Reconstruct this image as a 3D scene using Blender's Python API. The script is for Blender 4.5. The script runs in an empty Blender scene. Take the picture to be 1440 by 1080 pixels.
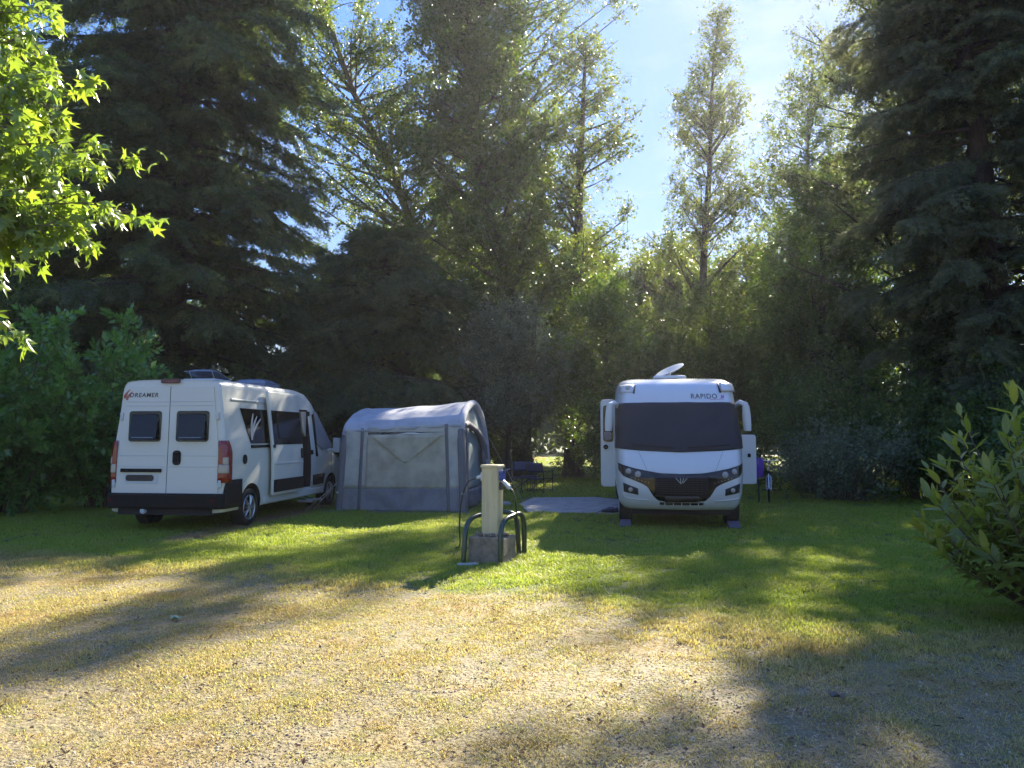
import bpy, bmesh, math, random
import numpy as np
from mathutils import Vector, Matrix, Euler

S = bpy.context.scene
COL = S.collection
R = math.radians

# ------------------------------------------------------------------ camera
F_PX, CAM_H, PITCH = 1088.0, 1.65, 3.79          # focal length in photo pixels, eye height, degrees up
cam_d = bpy.data.cameras.new('camera')
cam = bpy.data.objects.new('camera', cam_d)
COL.objects.link(cam)
cam_d.sensor_width = 36.0
cam_d.lens = 36.0 * F_PX / 1440.0
cam_d.clip_end = 2000
cam.location = (0, 0, CAM_H)
cam.rotation_euler = (R(90 + PITCH), 0, 0)
S.camera = cam

# ------------------------------------------------------------------ light
SKY_KNEE = 1.3
SUN_EL, SUN_AZ = 32.0, 24.5                       # azimuth: degrees from +Y towards +X
W = bpy.data.worlds.new('World'); S.world = W; W.use_nodes = True
wn, wl = W.node_tree.nodes, W.node_tree.links
wn.clear()
w_out = wn.new('ShaderNodeOutputWorld'); w_bg = wn.new('ShaderNodeBackground')
sky = wn.new('ShaderNodeTexSky'); sky.sky_type = 'NISHITA'; sky.sun_disc = False
sky.sun_elevation = R(SUN_EL); sky.sun_rotation = R(SUN_AZ)
sky.air_density = 1.0; sky.dust_density = 0.05; sky.ozone_density = 3.0; sky.altitude = 100
w_bg.inputs['Strength'].default_value = 0.15
# thin high cloud
tc = wn.new('ShaderNodeTexCoord'); mp = wn.new('ShaderNodeMapping'); mp.inputs['Scale'].default_value = (1.2, 1.2, 3.5)
nz = wn.new('ShaderNodeTexNoise'); nz.inputs['Scale'].default_value = 2.2; nz.inputs['Detail'].default_value = 7; nz.inputs['Roughness'].default_value = .55
cr = wn.new('ShaderNodeMapRange'); cr.inputs['From Min'].default_value = .50; cr.inputs['From Max'].default_value = .78; cr.inputs['To Max'].default_value = .55
mx = wn.new('ShaderNodeMix'); mx.data_type = 'RGBA'
mx.inputs['B'].default_value = (1.25, 1.22, 1.36, 1)
wl.new(tc.outputs['Generated'], mp.inputs['Vector']); wl.new(mp.outputs[0], nz.inputs['Vector'])
wl.new(nz.outputs[0], cr.inputs['Value']); wl.new(cr.outputs[0], mx.inputs['Factor'])
# soft shoulder: the glow round the sun is kept within the camera's range
bw = wn.new('ShaderNodeRGBToBW'); k1 = wn.new('ShaderNodeMath'); k1.operation = 'MULTIPLY_ADD'; k1.inputs[1].default_value = SKY_KNEE; k1.inputs[2].default_value = 1.0
dv = wn.new('ShaderNodeVectorMath'); dv.operation = 'DIVIDE'; cmb = wn.new('ShaderNodeCombineXYZ')
hs_ = wn.new('ShaderNodeHueSaturation'); hs_.inputs['Saturation'].default_value = 1.2; hs_.inputs['Hue'].default_value = .513; hs_.inputs['Value'].default_value = 1.38
wl.new(sky.outputs[0], bw.inputs[0]); wl.new(bw.outputs[0], k1.inputs[0])
for i_ in range(3): wl.new(k1.outputs[0], cmb.inputs[i_])
wl.new(sky.outputs[0], dv.inputs[0]); wl.new(cmb.outputs[0], dv.inputs[1]); wl.new(dv.outputs[0], hs_.inputs['Color'])
wl.new(hs_.outputs[0], mx.inputs['A']); wl.new(mx.outputs['Result'], w_bg.inputs['Color'])
wl.new(w_bg.outputs[0], w_out.inputs['Surface'])

sun_d = bpy.data.lights.new('sun', 'SUN'); sun = bpy.data.objects.new('sun', sun_d); COL.objects.link(sun)
sun_d.energy = 3.9; sun_d.angle = R(0.55); sun_d.color = (1.0, .91, .73)
sdir = Vector((math.sin(R(SUN_AZ)) * math.cos(R(SUN_EL)), math.cos(R(SUN_AZ)) * math.cos(R(SUN_EL)), math.sin(R(SUN_EL))))
sun.rotation_euler = sdir.to_track_quat('Z', 'Y').to_euler()
sun.location = (20, 40, 40)

S.view_settings.view_transform = 'Standard'; S.view_settings.look = 'None'
S.view_settings.gamma = 1; S.view_settings.use_curve_mapping = False
S.view_settings.exposure = 2.55
S.render.engine = 'CYCLES'
cy = S.cycles
cy.max_bounces = 8; cy.diffuse_bounces = 4; cy.glossy_bounces = 3; cy.transmission_bounces = 6; cy.transparent_max_bounces = 12
cy.caustics_reflective = False; cy.caustics_refractive = False
cy.use_adaptive_sampling = True; cy.adaptive_threshold = 0.006
cy.use_denoising = True; cy.denoising_prefilter = 'ACCURATE'
cy.sample_clamp_indirect = 6

# ------------------------------------------------------------------ helpers
rng = np.random.default_rng(7)
random.seed(7)

def at(px, py, Y):
    """world point at depth Y along a sight line of the photograph"""
    p = R(PITCH); x, y = (px - 720) / F_PX, (540 - py) / F_PX
    d = (x, math.cos(p) - y * math.sin(p), math.sin(p) + y * math.cos(p))
    k = Y / d[1]
    return Vector((d[0] * k, Y, CAM_H + d[2] * k))

def link(name, data, parent=None):
    o = bpy.data.objects.new(name, data); COL.objects.link(o)
    if parent is not None: o.parent = parent
    return o

def tag(o, label=None, cat=None, group=None, kind=None):
    if label: o['label'] = label
    if cat: o['category'] = cat
    if group: o['group'] = group
    if kind: o['kind'] = kind
    return o

def thing(name, label, cat, loc=(0, 0, 0), rz=0.0, group=None):
    o = link(name, None); o.empty_display_size = .2
    o.location = loc; o.rotation_euler = (0, 0, rz)
    return tag(o, label, cat, group)

def np_mesh(name, verts, faces, k):
    """verts (N,3), faces (M,k) -> mesh"""
    me = bpy.data.meshes.new(name)
    verts = np.ascontiguousarray(verts, dtype=np.float32); faces = np.ascontiguousarray(faces, dtype=np.int32)
    me.vertices.add(len(verts)); me.vertices.foreach_set('co', verts.ravel())
    me.loops.add(faces.size); me.loops.foreach_set('vertex_index', faces.ravel())
    me.polygons.add(len(faces)); me.polygons.foreach_set('loop_start', np.arange(0, faces.size, k, dtype=np.int32))
    me.update(calc_edges=True); me.validate()
    return me

class MB:
    def __init__(s): s.v = []; s.f = []
    def add(s, vs, fs):
        b = len(s.v); s.v += [tuple(p) for p in vs]; s.f += [tuple(i + b for i in f) for f in fs]; return s
    def box(s, c, d, rot=None, taper=1.0):
        hx, hy, hz = d[0] / 2, d[1] / 2, d[2] / 2; vs = []
        for z in (-1, 1):
            t = taper if z > 0 else 1
            for x, y in ((-1, -1), (1, -1), (1, 1), (-1, 1)): vs.append(Vector((x * hx * t, y * hy * t, z * hz)))
        if rot is not None: vs = [rot @ p for p in vs]
        c = Vector(c)
        return s.add([p + c for p in vs], [(3, 2, 1, 0), (4, 5, 6, 7), (0, 1, 5, 4), (1, 2, 6, 5), (2, 3, 7, 6), (3, 0, 4, 7)])
    def tube(s, pts, r, n=8, closed=False, caps=True):
        pts = [Vector(p) for p in pts]; m = len(pts)
        rs = r if isinstance(r, (list, tuple)) else [r] * m
        vs = []; up = None
        for i, p in enumerate(pts):
            if closed: t = pts[(i + 1) % m] - pts[i - 1]
            else: t = pts[min(i + 1, m - 1)] - pts[max(i - 1, 0)]
            if t.length < 1e-9: t = Vector((0, 0, 1))
            t.normalize()
            if up is None:
                up = t.orthogonal().normalized()
            else:
                up = up - t * up.dot(t)
                up = up.normalized() if up.length > 1e-6 else t.orthogonal().normalized()
            b = t.cross(up)
            for k in range(n):
                a = 2 * math.pi * k / n
                vs.append(p + (up * math.cos(a) + b * math.sin(a)) * rs[i])
        fs = []
        for i in range(m if closed else m - 1):
            j = (i + 1) % m
            for k in range(n):
                q = (k + 1) % n; fs.append((i * n + k, i * n + q, j * n + q, j * n + k))
        if caps and not closed: fs += [tuple(range(n - 1, -1, -1)), tuple(range((m - 1) * n, m * n))]
        return s.add(vs, fs)
    def prism(s, poly, vec):
        n = len(poly); vec = Vector(vec); a = [Vector(p) for p in poly]
        vs = a + [p + vec for p in a]
        fs = [tuple(range(n - 1, -1, -1)), tuple(range(n, 2 * n))] + [(i, (i + 1) % n, n + (i + 1) % n, n + i) for i in range(n)]
        return s.add(vs, fs)
    def lathe(s, prof, n=20, M=None, caps=False):
        M = M or Matrix.Identity(4); vs = []; fs = []; m = len(prof)
        for r, z in prof:
            for k in range(n):
                a = 2 * math.pi * k / n; vs.append(M @ Vector((r * math.cos(a), r * math.sin(a), z)))
        for i in range(m - 1):
            for k in range(n):
                q = (k + 1) % n; fs.append((i * n + k, i * n + q, (i + 1) * n + q, (i + 1) * n + k))
        if caps: fs += [tuple(range(n - 1, -1, -1)), tuple(range((m - 1) * n, m * n))]
        return s.add(vs, fs)
    def grid(s, fn, nu, nv):
        vs = [fn(i / nu, j / nv) for j in range(nv + 1) for i in range(nu + 1)]; w = nu + 1
        return s.add(vs, [(j * w + i, j * w + i + 1, (j + 1) * w + i + 1, (j + 1) * w + i) for j in range(nv) for i in range(nu)])
    def loft(s, rings, cap0=True, cap1=True):
        n = len(rings[0]); vs = [p for r in rings for p in r]; fs = []
        for i in range(len(rings) - 1):
            for k in range(n):
                q = (k + 1) % n; fs.append((i * n + k, i * n + q, (i + 1) * n + q, (i + 1) * n + k))
        if cap0: fs.append(tuple(range(n - 1, -1, -1)))
        if cap1: fs.append(tuple(range((len(rings) - 1) * n, len(rings) * n)))
        return s.add(vs, fs)
    def mesh(s, name, mat, smooth=None, recalc=False):
        me = bpy.data.meshes.new(name); me.from_pydata(s.v, [], s.f)
        if recalc:
            bm = bmesh.new(); bm.from_mesh(me); bmesh.ops.remove_doubles(bm, verts=bm.verts, dist=1e-5); bmesh.ops.recalc_face_normals(bm, faces=bm.faces); bm.to_mesh(me); bm.free()
        if mat: me.materials.append(mat)
        if smooth is not None:
            me.polygons.foreach_set('use_smooth', [True] * len(me.polygons))
            me.update(); me.set_sharp_from_angle(angle=R(smooth))
        me.update(); return me
    def build(s, name, mat, parent=None, smooth=None, bevel=0, solid=0, seg=2, recalc=False):
        o = link(name, s.mesh(name, mat, smooth, recalc), parent)
        if solid:
            m = o.modifiers.new('solid', 'SOLIDIFY'); m.thickness = abs(solid); m.offset = -1 if solid > 0 else 1
        if bevel:
            m = o.modifiers.new('bevel', 'BEVEL'); m.width = bevel; m.segments = seg; m.limit_method = 'ANGLE'; m.angle_limit = R(40)
            m.harden_normals = False
        return o

def bake(o):
    dg = bpy.context.evaluated_depsgraph_get()
    me = bpy.data.meshes.new_from_object(o.evaluated_get(dg))
    o.modifiers.clear(); o.data = me; return o

def rrect(cx, cy, w, h, r, n=4):
    pts = []
    for sx, sy, a0 in ((1, 1, 0), (-1, 1, 90), (-1, -1, 180), (1, -1, 270)):
        for k in range(n + 1):
            a = R(a0 + 90 * k / n); pts.append((cx + sx * (w / 2 - r) + r * math.cos(a), cy + sy * (h / 2 - r) + r * math.sin(a)))
    return pts

def lerp_tab(tab, x):
    if x <= tab[0][0]: return tab[0][1]
    for (a, b), (c, d) in zip(tab, tab[1:]):
        if x <= c: return b + (d - b) * (x - a) / (c - a)
    return tab[-1][1]

# ------------------------------------------------------------------ materials
def newmat(name):
    m = bpy.data.materials.new(name); m.use_nodes = True
    return m, m.node_tree.nodes, m.node_tree.links, m.node_tree.nodes['Principled BSDF']

def mat(name, col, rough=.5, metal=0.0, var=.08, scale=6.0, bump=0.0, bscale=60, spec=.5, coat=0.0, dirt=None, stretch=(1, 1, 1)):
    m, n, l, p = newmat(name)
    p.inputs['Roughness'].default_value = rough; p.inputs['Metallic'].default_value = metal
    p.inputs['Specular IOR Level'].default_value = spec; p.inputs['Coat Weight'].default_value = coat
    tc = n.new('ShaderNodeTexCoord'); mpn = n.new('ShaderNodeMapping'); mpn.inputs['Scale'].default_value = stretch
    l.new(tc.outputs['Object'], mpn.inputs[0])
    nz = n.new('ShaderNodeTexNoise'); nz.inputs['Scale'].default_value = scale; nz.inputs['Detail'].default_value = 6; nz.inputs['Roughness'].default_value = .65
    l.new(mpn.outputs[0], nz.inputs['Vector'])
    mixn = n.new('ShaderNodeMix'); mixn.data_type = 'RGBA'
    a = [max(0, c * (1 - var)) for c in col[:3]]; b = [min(1, c * (1 + var)) for c in col[:3]]
    if dirt: a = list(dirt)
    mixn.inputs['A'].default_value = (*a, 1); mixn.inputs['B'].default_value = (*b, 1)
    if dirt:
        rm = n.new('ShaderNodeMapRange'); rm.inputs['From Min'].default_value = .28; rm.inputs['From Max'].default_value = .58
        l.new(nz.outputs[0], rm.inputs['Value']); l.new(rm.outputs[0], mixn.inputs['Factor'])
    else: l.new(nz.outputs[0], mixn.inputs['Factor'])
    l.new(mixn.outputs['Result'], p.inputs['Base Color'])
    if bump:
        n2 = n.new('ShaderNodeTexNoise'); n2.inputs['Scale'].default_value = bscale; n2.inputs['Detail'].default_value = 5
        l.new(mpn.outputs[0], n2.inputs['Vector'])
        b2 = n.new('ShaderNodeBump'); b2.inputs['Strength'].default_value = bump; b2.inputs['Distance'].default_value = .02
        l.new(n2.outputs[0], b2.inputs['Height']); l.new(b2.outputs[0], p.inputs['Normal'])
    return m

def leafmat(name, c0, c1, c2, trans=.45, rough=.45, tcol=None, spec=.35):
    """leaf: per-leaf random colour, light passes through it"""
    m, n, l, p = newmat(name)
    g = n.new('ShaderNodeNewGeometry'); rp = n.new('ShaderNodeValToRGB'); oi = n.new('ShaderNodeObjectInfo')
    ad = n.new('ShaderNodeMath'); ad.operation = 'MULTIPLY'; ad.inputs[1].default_value = .55; l.new(oi.outputs['Random'], ad.inputs[0])
    ad2 = n.new('ShaderNodeMath'); ad2.operation = 'MULTIPLY_ADD'; ad2.inputs[1].default_value = .45; l.new(g.outputs['Random Per Island'], ad2.inputs[0]); l.new(ad.outputs[0], ad2.inputs[2])
    e = rp.color_ramp.elements; e[0].color = (*c0, 1); e[0].position = 0; e[1].color = (*c2, 1); e[1].position = 1
    k = e.new(.55); k.color = (*c1, 1)
    l.new(ad2.outputs[0], rp.inputs[0]); l.new(rp.outputs[0], p.inputs['Base Color'])
    p.inputs['Roughness'].default_value = rough; p.inputs['Specular IOR Level'].default_value = spec
    t = n.new('ShaderNodeBsdfTranslucent')
    tm = n.new('ShaderNodeMix'); tm.data_type = 'RGBA'; tm.blend_type = 'MULTIPLY'; tm.inputs['Factor'].default_value = 1
    tm.inputs['B'].default_value = (*(tcol or (2.0, 2.2, .9)), 1)
    l.new(rp.outputs[0], tm.inputs['A']); l.new(tm.outputs['Result'], t.inputs['Color'])
    ms = n.new('ShaderNodeMixShader'); ms.inputs[0].default_value = trans
    l.new(p.outputs[0], ms.inputs[1]); l.new(t.outputs[0], ms.inputs[2]); l.new(ms.outputs[0], n['Material Output'].inputs['Surface'])
    return m

def fabric(name, col, trans=.3, var=.08, dirt=None, scale=5, clear=0.0):
    m = mat(name, col, .85, var=var, scale=scale, bump=.55, bscale=4.5, spec=.2, dirt=dirt)
    n, l = m.node_tree.nodes, m.node_tree.links; p = n['Principled BSDF']
    t = n.new('ShaderNodeBsdfTranslucent'); src = p.inputs['Base Color'].links[0].from_socket; l.new(src, t.inputs['Color'])
    ms = n.new('ShaderNodeMixShader'); ms.inputs[0].default_value = trans
    l.new(p.outputs[0], ms.inputs[1]); l.new(t.outputs[0], ms.inputs[2]); last = ms.outputs[0]
    if clear:
        tr = n.new('ShaderNodeBsdfTransparent'); m2 = n.new('ShaderNodeMixShader'); m2.inputs[0].default_value = clear
        l.new(last, m2.inputs[1]); l.new(tr.outputs[0], m2.inputs[2]); last = m2.outputs[0]
    l.new(last, n['Material Output'].inputs['Surface'])
    return m

def glass(name, col=(.02, .025, .03), rough=.05, clear=.35):
    m, n, l, p = newmat(name)
    p.inputs['Base Color'].default_value = (*col, 1); p.inputs['Roughness'].default_value = rough; p.inputs['Specular IOR Level'].default_value = .5
    tr = n.new('ShaderNodeBsdfTransparent'); tr.inputs[0].default_value = (.75, .78, .8, 1)
    ms = n.new('ShaderNodeMixShader'); ms.inputs[0].default_value = clear
    l.new(p.outputs[0], ms.inputs[1]); l.new(tr.outputs[0], ms.inputs[2]); l.new(ms.outputs[0], n['Material Output'].inputs['Surface'])
    return m

M = {}
M['coach_paint'] = mat('coach_paint', (.56, .565, .565), .26, var=.03, scale=2, coat=.4)
M['white_paint'] = mat('white_paint', (.60, .60, .54), .28, var=.035, scale=2.2, coat=.35, spec=.5)
M['white_plastic'] = mat('white_plastic', (.54, .55, .54), .42, var=.05, scale=7)
M['black_plastic'] = mat('black_plastic', (.006, .006, .006), .8, var=.3, scale=9, bump=.12, bscale=180, spec=.3)
M['black_gloss'] = mat('black_gloss', (.004, .004, .005), .15, var=.2, scale=4, spec=.5)
M['rubber'] = mat('rubber', (.008, .008, .008), .9, var=.35, scale=14, bump=.2, bscale=90)
M['dark_window'] = mat('dark_window', (.004, .004, .005), .08, var=.2, scale=3, spec=.5)
M['acrylic'] = glass('acrylic', (.004, .005, .006), .10, .30)
M['smoke_acrylic'] = glass('smoke_acrylic', (.25, .28, .34), .15, .35)
M['silver'] = mat('silver', (.55, .55, .56), .32, .9, var=.08)
M['dark_metal'] = mat('dark_metal', (.06, .06, .065), .45, .7, var=.2)
M['red_lens'] = mat('red_lens', (.22, .003, .004), .2, var=.2, scale=30, coat=.5)
M['dark_red_lens'] = mat('dark_red_lens', (.10, .008, .012), .15, var=.2, scale=30)
M['clear_lens'] = mat('clear_lens', (.36, .32, .28), .12, var=.2, scale=70, coat=.6)
M['plate_brown'] = mat('plate_brown', (.030, .022, .016), .5, var=.15)
M['decal_dark'] = mat('decal_dark', (.035, .035, .045), .4, var=.1)
M['decal_red'] = mat('decal_red', (.42, .09, .05), .4, var=.1)
M['decal_white'] = mat('decal_white', (.38, .39, .39), .4, var=.05)
M['decal_pink'] = mat('decal_pink', (.42, .12, .36), .4, var=.1)
M['cream_interior'] = mat('cream_interior', (.42, .38, .32), .8, var=.1)
M['interior_dark'] = mat('interior_dark', (.016, .013, .013), .85, var=.4, scale=5)
M['upholstery'] = mat('upholstery', (.09, .065, .06), .9, var=.3, scale=8)
M['silver_blind'] = mat('silver_blind', (.26, .27, .28), .5, .2, var=.15, scale=3, bump=.3, bscale=6)
M['screen_cover'] = mat('screen_cover', (.008, .0085, .014), .75, var=.16, scale=3, bump=.15, bscale=9)
M['grille_black'] = mat('grille_black', (.004, .004, .006), .6, var=.25, scale=8)
M['cream_post'] = mat('cream_post', (.56, .47, .27), .62, var=.08, scale=3, dirt=(.42, .35, .20), stretch=(4, 4, .5), bump=.05)
M['concrete'] = mat('concrete', (.24, .19, .135), .92, scale=9, dirt=(.12, .095, .07), bump=.5, bscale=70)
M['slab'] = mat('slab', (.33, .32, .31), .92, scale=3, dirt=(.20, .195, .19), bump=.35, bscale=40)
M['green_pipe'] = mat('green_pipe', (.008, .032, .022), .28, var=.2, scale=12, coat=.3)
M['blue_plastic'] = mat('blue_plastic', (.02, .055, .26), .4, var=.1)
M['cable'] = mat('cable', (.012, .012, .013), .6)
M['fabric_dark'] = mat('fabric_dark', (.040, .048, .085), .85, var=.2, scale=40)
M['awning_roof'] = fabric('awning_roof', (.60, .605, .63), .45, dirt=(.50, .505, .53), scale=2.5)
M['awning_blue'] = fabric('awning_blue', (.19, .19, .205), .25, var=.14)
M['awning_light'] = fabric('awning_light', (.70, .69, .64), .52, dirt=(.56, .55, .50), scale=3)
M['awning_window'] = fabric('awning_window', (.74, .71, .60), .60, dirt=(.54, .52, .42), scale=2.6, clear=.10)
M['awning_skirt'] = fabric('awning_skirt', (.36, .36, .385), .48, dirt=(.26, .26, .285), scale=3)
M['awning_flap'] = fabric('awning_flap', (.56, .56, .53), .48, var=.08)
M['awning_door'] = fabric('awning_door', (.36, .43, .42), .35, var=.1)
M['awning_roll'] = fabric('awning_roll', (.22, .20, .22), .12, var=.25, scale=8)
M['purple'] = mat('purple', (.13, .05, .30), .7, var=.4, scale=14)
M['block_plastic'] = mat('block_plastic', (.11, .10, .15), .6, var=.15)
M['bark'] = mat('bark', (.075, .06, .048), .95, scale=5, dirt=(.035, .028, .023), bump=1.0, bscale=16, stretch=(3, 3, .6))
M['bark_pale'] = mat('bark_pale', (.15, .13, .115), .92, scale=4, dirt=(.06, .05, .045), bump=.8, bscale=14, stretch=(2, 2, 1))
M['bark_young'] = mat('bark_young', (.10, .075, .045), .85, var=.25, scale=18)
M['stone'] = mat('stone', (.36, .35, .34), .9, var=.25, scale=20, bump=.4)
M['leaf_scrap'] = mat('leaf_scrap', (.30, .34, .20), .8, var=.15, scale=20)
M['paper'] = mat('paper', (.55, .55, .50), .9, var=.12, scale=20)

M['leaf_conifer'] = leafmat('leaf_conifer', (.052, .078, .044), (.084, .114, .056), (.175, .175, .064), .45, .55, (1.7, 1.9, .9), .3)
M['leaf_feather'] = leafmat('leaf_feather', (.060, .085, .045), (.095, .120, .058), (.165, .175, .075), .48, .45, (1.8, 1.8, 1.0), .4)
M['leaf_pine'] = leafmat('leaf_pine', (.078, .095, .060), (.115, .130, .074), (.20, .19, .095), .46, .5, (1.7, 1.8, 1.0), .3)
M['leaf_poplar'] = leafmat('leaf_poplar', (.050, .085, .022), (.085, .120, .030), (.150, .165, .045), .48, .40, (1.9, 1.9, .8), .4)
M['leaf_ivy'] = leafmat('leaf_ivy', (.040, .075, .020), (.072, .110, .028), (.135, .150, .040), .42, .35, (1.9, 2.0, .7), .5)
M['leaf_alder'] = leafmat('leaf_alder', (.050, .080, .022), (.085, .115, .030), (.150, .155, .042), .48, .42, (1.9, 1.9, .8), .4)
M['leaf_dark'] = leafmat('leaf_dark', (.048, .082, .030), (.080, .122, .038), (.145, .170, .050), .46, .42, (1.9, 2.1, .7), .4)
M['leaf_silver'] = leafmat('leaf_silver', (.085, .105, .070), (.14, .165, .11), (.25, .27, .19), .42, .5, (1.2, 1.3, .9), .4)
M['leaf_dusty'] = leafmat('leaf_dusty', (.09, .125, .075), (.14, .175, .11), (.21, .24, .14), .42, .5, (1.3, 1.4, .9), .3)
M['leaf_laurel'] = leafmat('leaf_laurel', (.065, .150, .038), (.105, .220, .050), (.17, .29, .06), .36, .28, (1.7, 2.0, .6), .6)
M['leaf_near_laurel'] = leafmat('leaf_near_laurel', (.14, .18, .040), (.20, .235, .050), (.30, .29, .066), .52, .30, (1.7, 1.7, .7), .55)
M['leaf_sweetgum'] = leafmat('leaf_sweetgum', (.095, .160, .030), (.14, .215, .040), (.20, .26, .052), .50, .26, (1.9, 1.8, .65), .8)
M['leaf_far'] = leafmat('leaf_far', (.050, .080, .024), (.080, .115, .030), (.12, .145, .040), .42, .5, (1.8, 1.8, .8), .3)

# colour of turf by place: green lawn behind, straw and grit in front; the blades and the soil share it
def turf_group():
    g = bpy.data.node_groups.new('turf_colour', 'ShaderNodeTree')
    g.interface.new_socket('green', in_out='OUTPUT', socket_type='NodeSocketFloat')
    g.interface.new_socket('track', in_out='OUTPUT', socket_type='NodeSocketFloat')
    g.interface.new_socket('grit', in_out='OUTPUT', socket_type='NodeSocketFloat')
    n, l = g.nodes, g.links
    out = n.new('NodeGroupOutput'); geo = n.new('ShaderNodeNewGeometry'); sep = n.new('ShaderNodeSeparateXYZ')
    l.new(geo.outputs['Position'], sep.inputs[0])
    def noise(sc, det=4):
        z = n.new('ShaderNodeTexNoise'); z.inputs['Scale'].default_value = sc; z.inputs['Detail'].default_value = det
        l.new(geo.outputs['Position'], z.inputs['Vector']); return z.outputs[0]
    def ma(op, a, b, c=None):
        k = n.new('ShaderNodeMath'); k.operation = op
        for i, v in enumerate((a, b, c)):
            if v is None: continue
            if isinstance(v, (int, float)): k.inputs[i].default_value = v
            else: l.new(v, k.inputs[i])
        return k.outputs[0]
    def rm(v, a, b):
        k = n.new('ShaderNodeMapRange'); k.interpolation_type = 'SMOOTHSTEP'; k.inputs['From Min'].default_value = a; k.inputs['From Max'].default_value = b
        l.new(v, k.inputs['Value']); return k.outputs[0]
    # lawn edge: about 9.6 m out on the left, 6.5 m on the right
    y = ma('ADD', sep.outputs['Y'], ma('MULTIPLY', sep.outputs['X'], .42))
    y = ma('ADD', y, ma('MULTIPLY', ma('SUBTRACT', noise(.55, 3), .5), 4.2))
    y = ma('ADD', y, ma('MULTIPLY', ma('SUBTRACT', noise(3.2, 4), .5), 2.6))
    green = rm(y, 6.9, 9.1)
    fine = rm(noise(5.5, 5), .46, .66)
    green = ma('MAXIMUM', green, ma('MULTIPLY', fine, .30))
    # worn wheel track along the right of the van
    tx = ma('ADD', sep.outputs['X'], ma('MULTIPLY', sep.outputs['Y'], -.165)); tx = ma('ADD', tx, 7.28)
    tr = ma('SUBTRACT', 1, rm(ma('ABSOLUTE', tx, 0), .16, .50))
    tr = ma('MULTIPLY', tr, rm(sep.outputs['Y'], 11.3, 12.6)); tr = ma('MULTIPLY', tr, rm(noise(2.0), .30, .55))
    l.new(green, out.inputs[0]); l.new(tr, out.inputs[1])
    gr = ma('MULTIPLY', ma('SUBTRACT', 1, rm(sep.outputs['Y'], 3.2, 7.0)), ma('MULTIPLY', rm(noise(1.6, 5), .42, .66), .75))
    l.new(gr, out.inputs[2])
    return g
TURF = turf_group()

def turf_mat(name, blade):
    m, n, l, p = newmat(name)
    g = n.new('ShaderNodeGroup'); g.node_tree = TURF
    geo = n.new('ShaderNodeNewGeometry'); oi = n.new('ShaderNodeObjectInfo')
    def mixc(f, a, b):
        k = n.new('ShaderNodeMix'); k.data_type = 'RGBA'
        for s_, v in (('Factor', f), ('A', a), ('B', b)):
            if isinstance(v, tuple): k.inputs[s_].default_value = (*v, 1)
            elif isinstance(v, float): k.inputs[s_].default_value = v
            else: l.new(v, k.inputs[s_])
        return k.outputs['Result']
    def noise(sc, det=5):
        z = n.new('ShaderNodeTexNoise'); z.inputs['Scale'].default_value = sc; z.inputs['Detail'].default_value = det
        l.new(geo.outputs['Position'], z.inputs['Vector']); return z.outputs[0]
    if blade:
        rnd = geo.outputs['Random Per Island']
        dry = mixc(rnd, (.20, .16, .055), (.50, .43, .205))
        grn = mixc(rnd, (.135, .20, .026), (.31, .365, .058))
    else:
        nn = noise(26, 8)
        dry = mixc(nn, (.070, .056, .034), (.34, .28, .165))
        grn = mixc(nn, (.030, .050, .012), (.105, .140, .030))
    pr = n.new('ShaderNodeMapRange'); pr.inputs['From Min'].default_value = .50; pr.inputs['From Max'].default_value = .68; l.new(noise(.9, 5), pr.inputs['Value'])
    dry = mixc(pr.outputs[0], dry, mixc(rnd if blade else nn, (.17, .12, .046), (.37, .275, .13)))
    lp = n.new('ShaderNodeMapRange'); lp.inputs['From Min'].default_value = .48; lp.inputs['From Max'].default_value = .74; lp.inputs['To Max'].default_value = .42; l.new(noise(1.7, 6), lp.inputs['Value'])
    grn = mixc(lp.outputs[0], grn, dry)
    c = mixc(g.outputs[0], dry, grn)
    c = mixc(g.outputs[1], c, (.30, .215, .13) if blade else (.25, .18, .115))
    if not blade:
        gm = n.new('ShaderNodeTexVoronoi'); gm.inputs['Scale'].default_value = 55; l.new(geo.outputs['Position'], gm.inputs['Vector'])
        gcol = mixc(gm.outputs['Distance'], (.26, .215, .13), (.07, .058, .038))
        c = mixc(g.outputs[2], c, gcol)
        bp = n.new('ShaderNodeBump'); bp.inputs['Strength'].default_value = .9; bp.inputs['Distance'].default_value = .03
        l.new(noise(30, 9), bp.inputs['Height']); l.new(bp.outputs[0], p.inputs['Normal'])
    l.new(c, p.inputs['Base Color']); p.inputs['Roughness'].default_value = .8 if not blade else .5; p.inputs['Specular IOR Level'].default_value = .2
    if blade:
        t = n.new('ShaderNodeBsdfTranslucent'); l.new(mixc(.0, c, c), t.inputs[0])
        ms = n.new('ShaderNodeMixShader'); ms.inputs[0].default_value = .42
        tm = n.new('ShaderNodeMix'); tm.data_type = 'RGBA'; tm.blend_type = 'MULTIPLY'; tm.inputs['Factor'].default_value = 1; tm.inputs['B'].default_value = (1.8, 1.75, 1.1, 1)
        l.new(c, tm.inputs['A']); l.new(tm.outputs['Result'], t.inputs[0])
        l.new(p.outputs[0], ms.inputs[1]); l.new(t.outputs[0], ms.inputs[2]); l.new(ms.outputs[0], n['Material Output'].inputs['Surface'])
    return m
M['soil'] = turf_mat('soil', False)
M['blade'] = turf_mat('blade', True)

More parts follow.
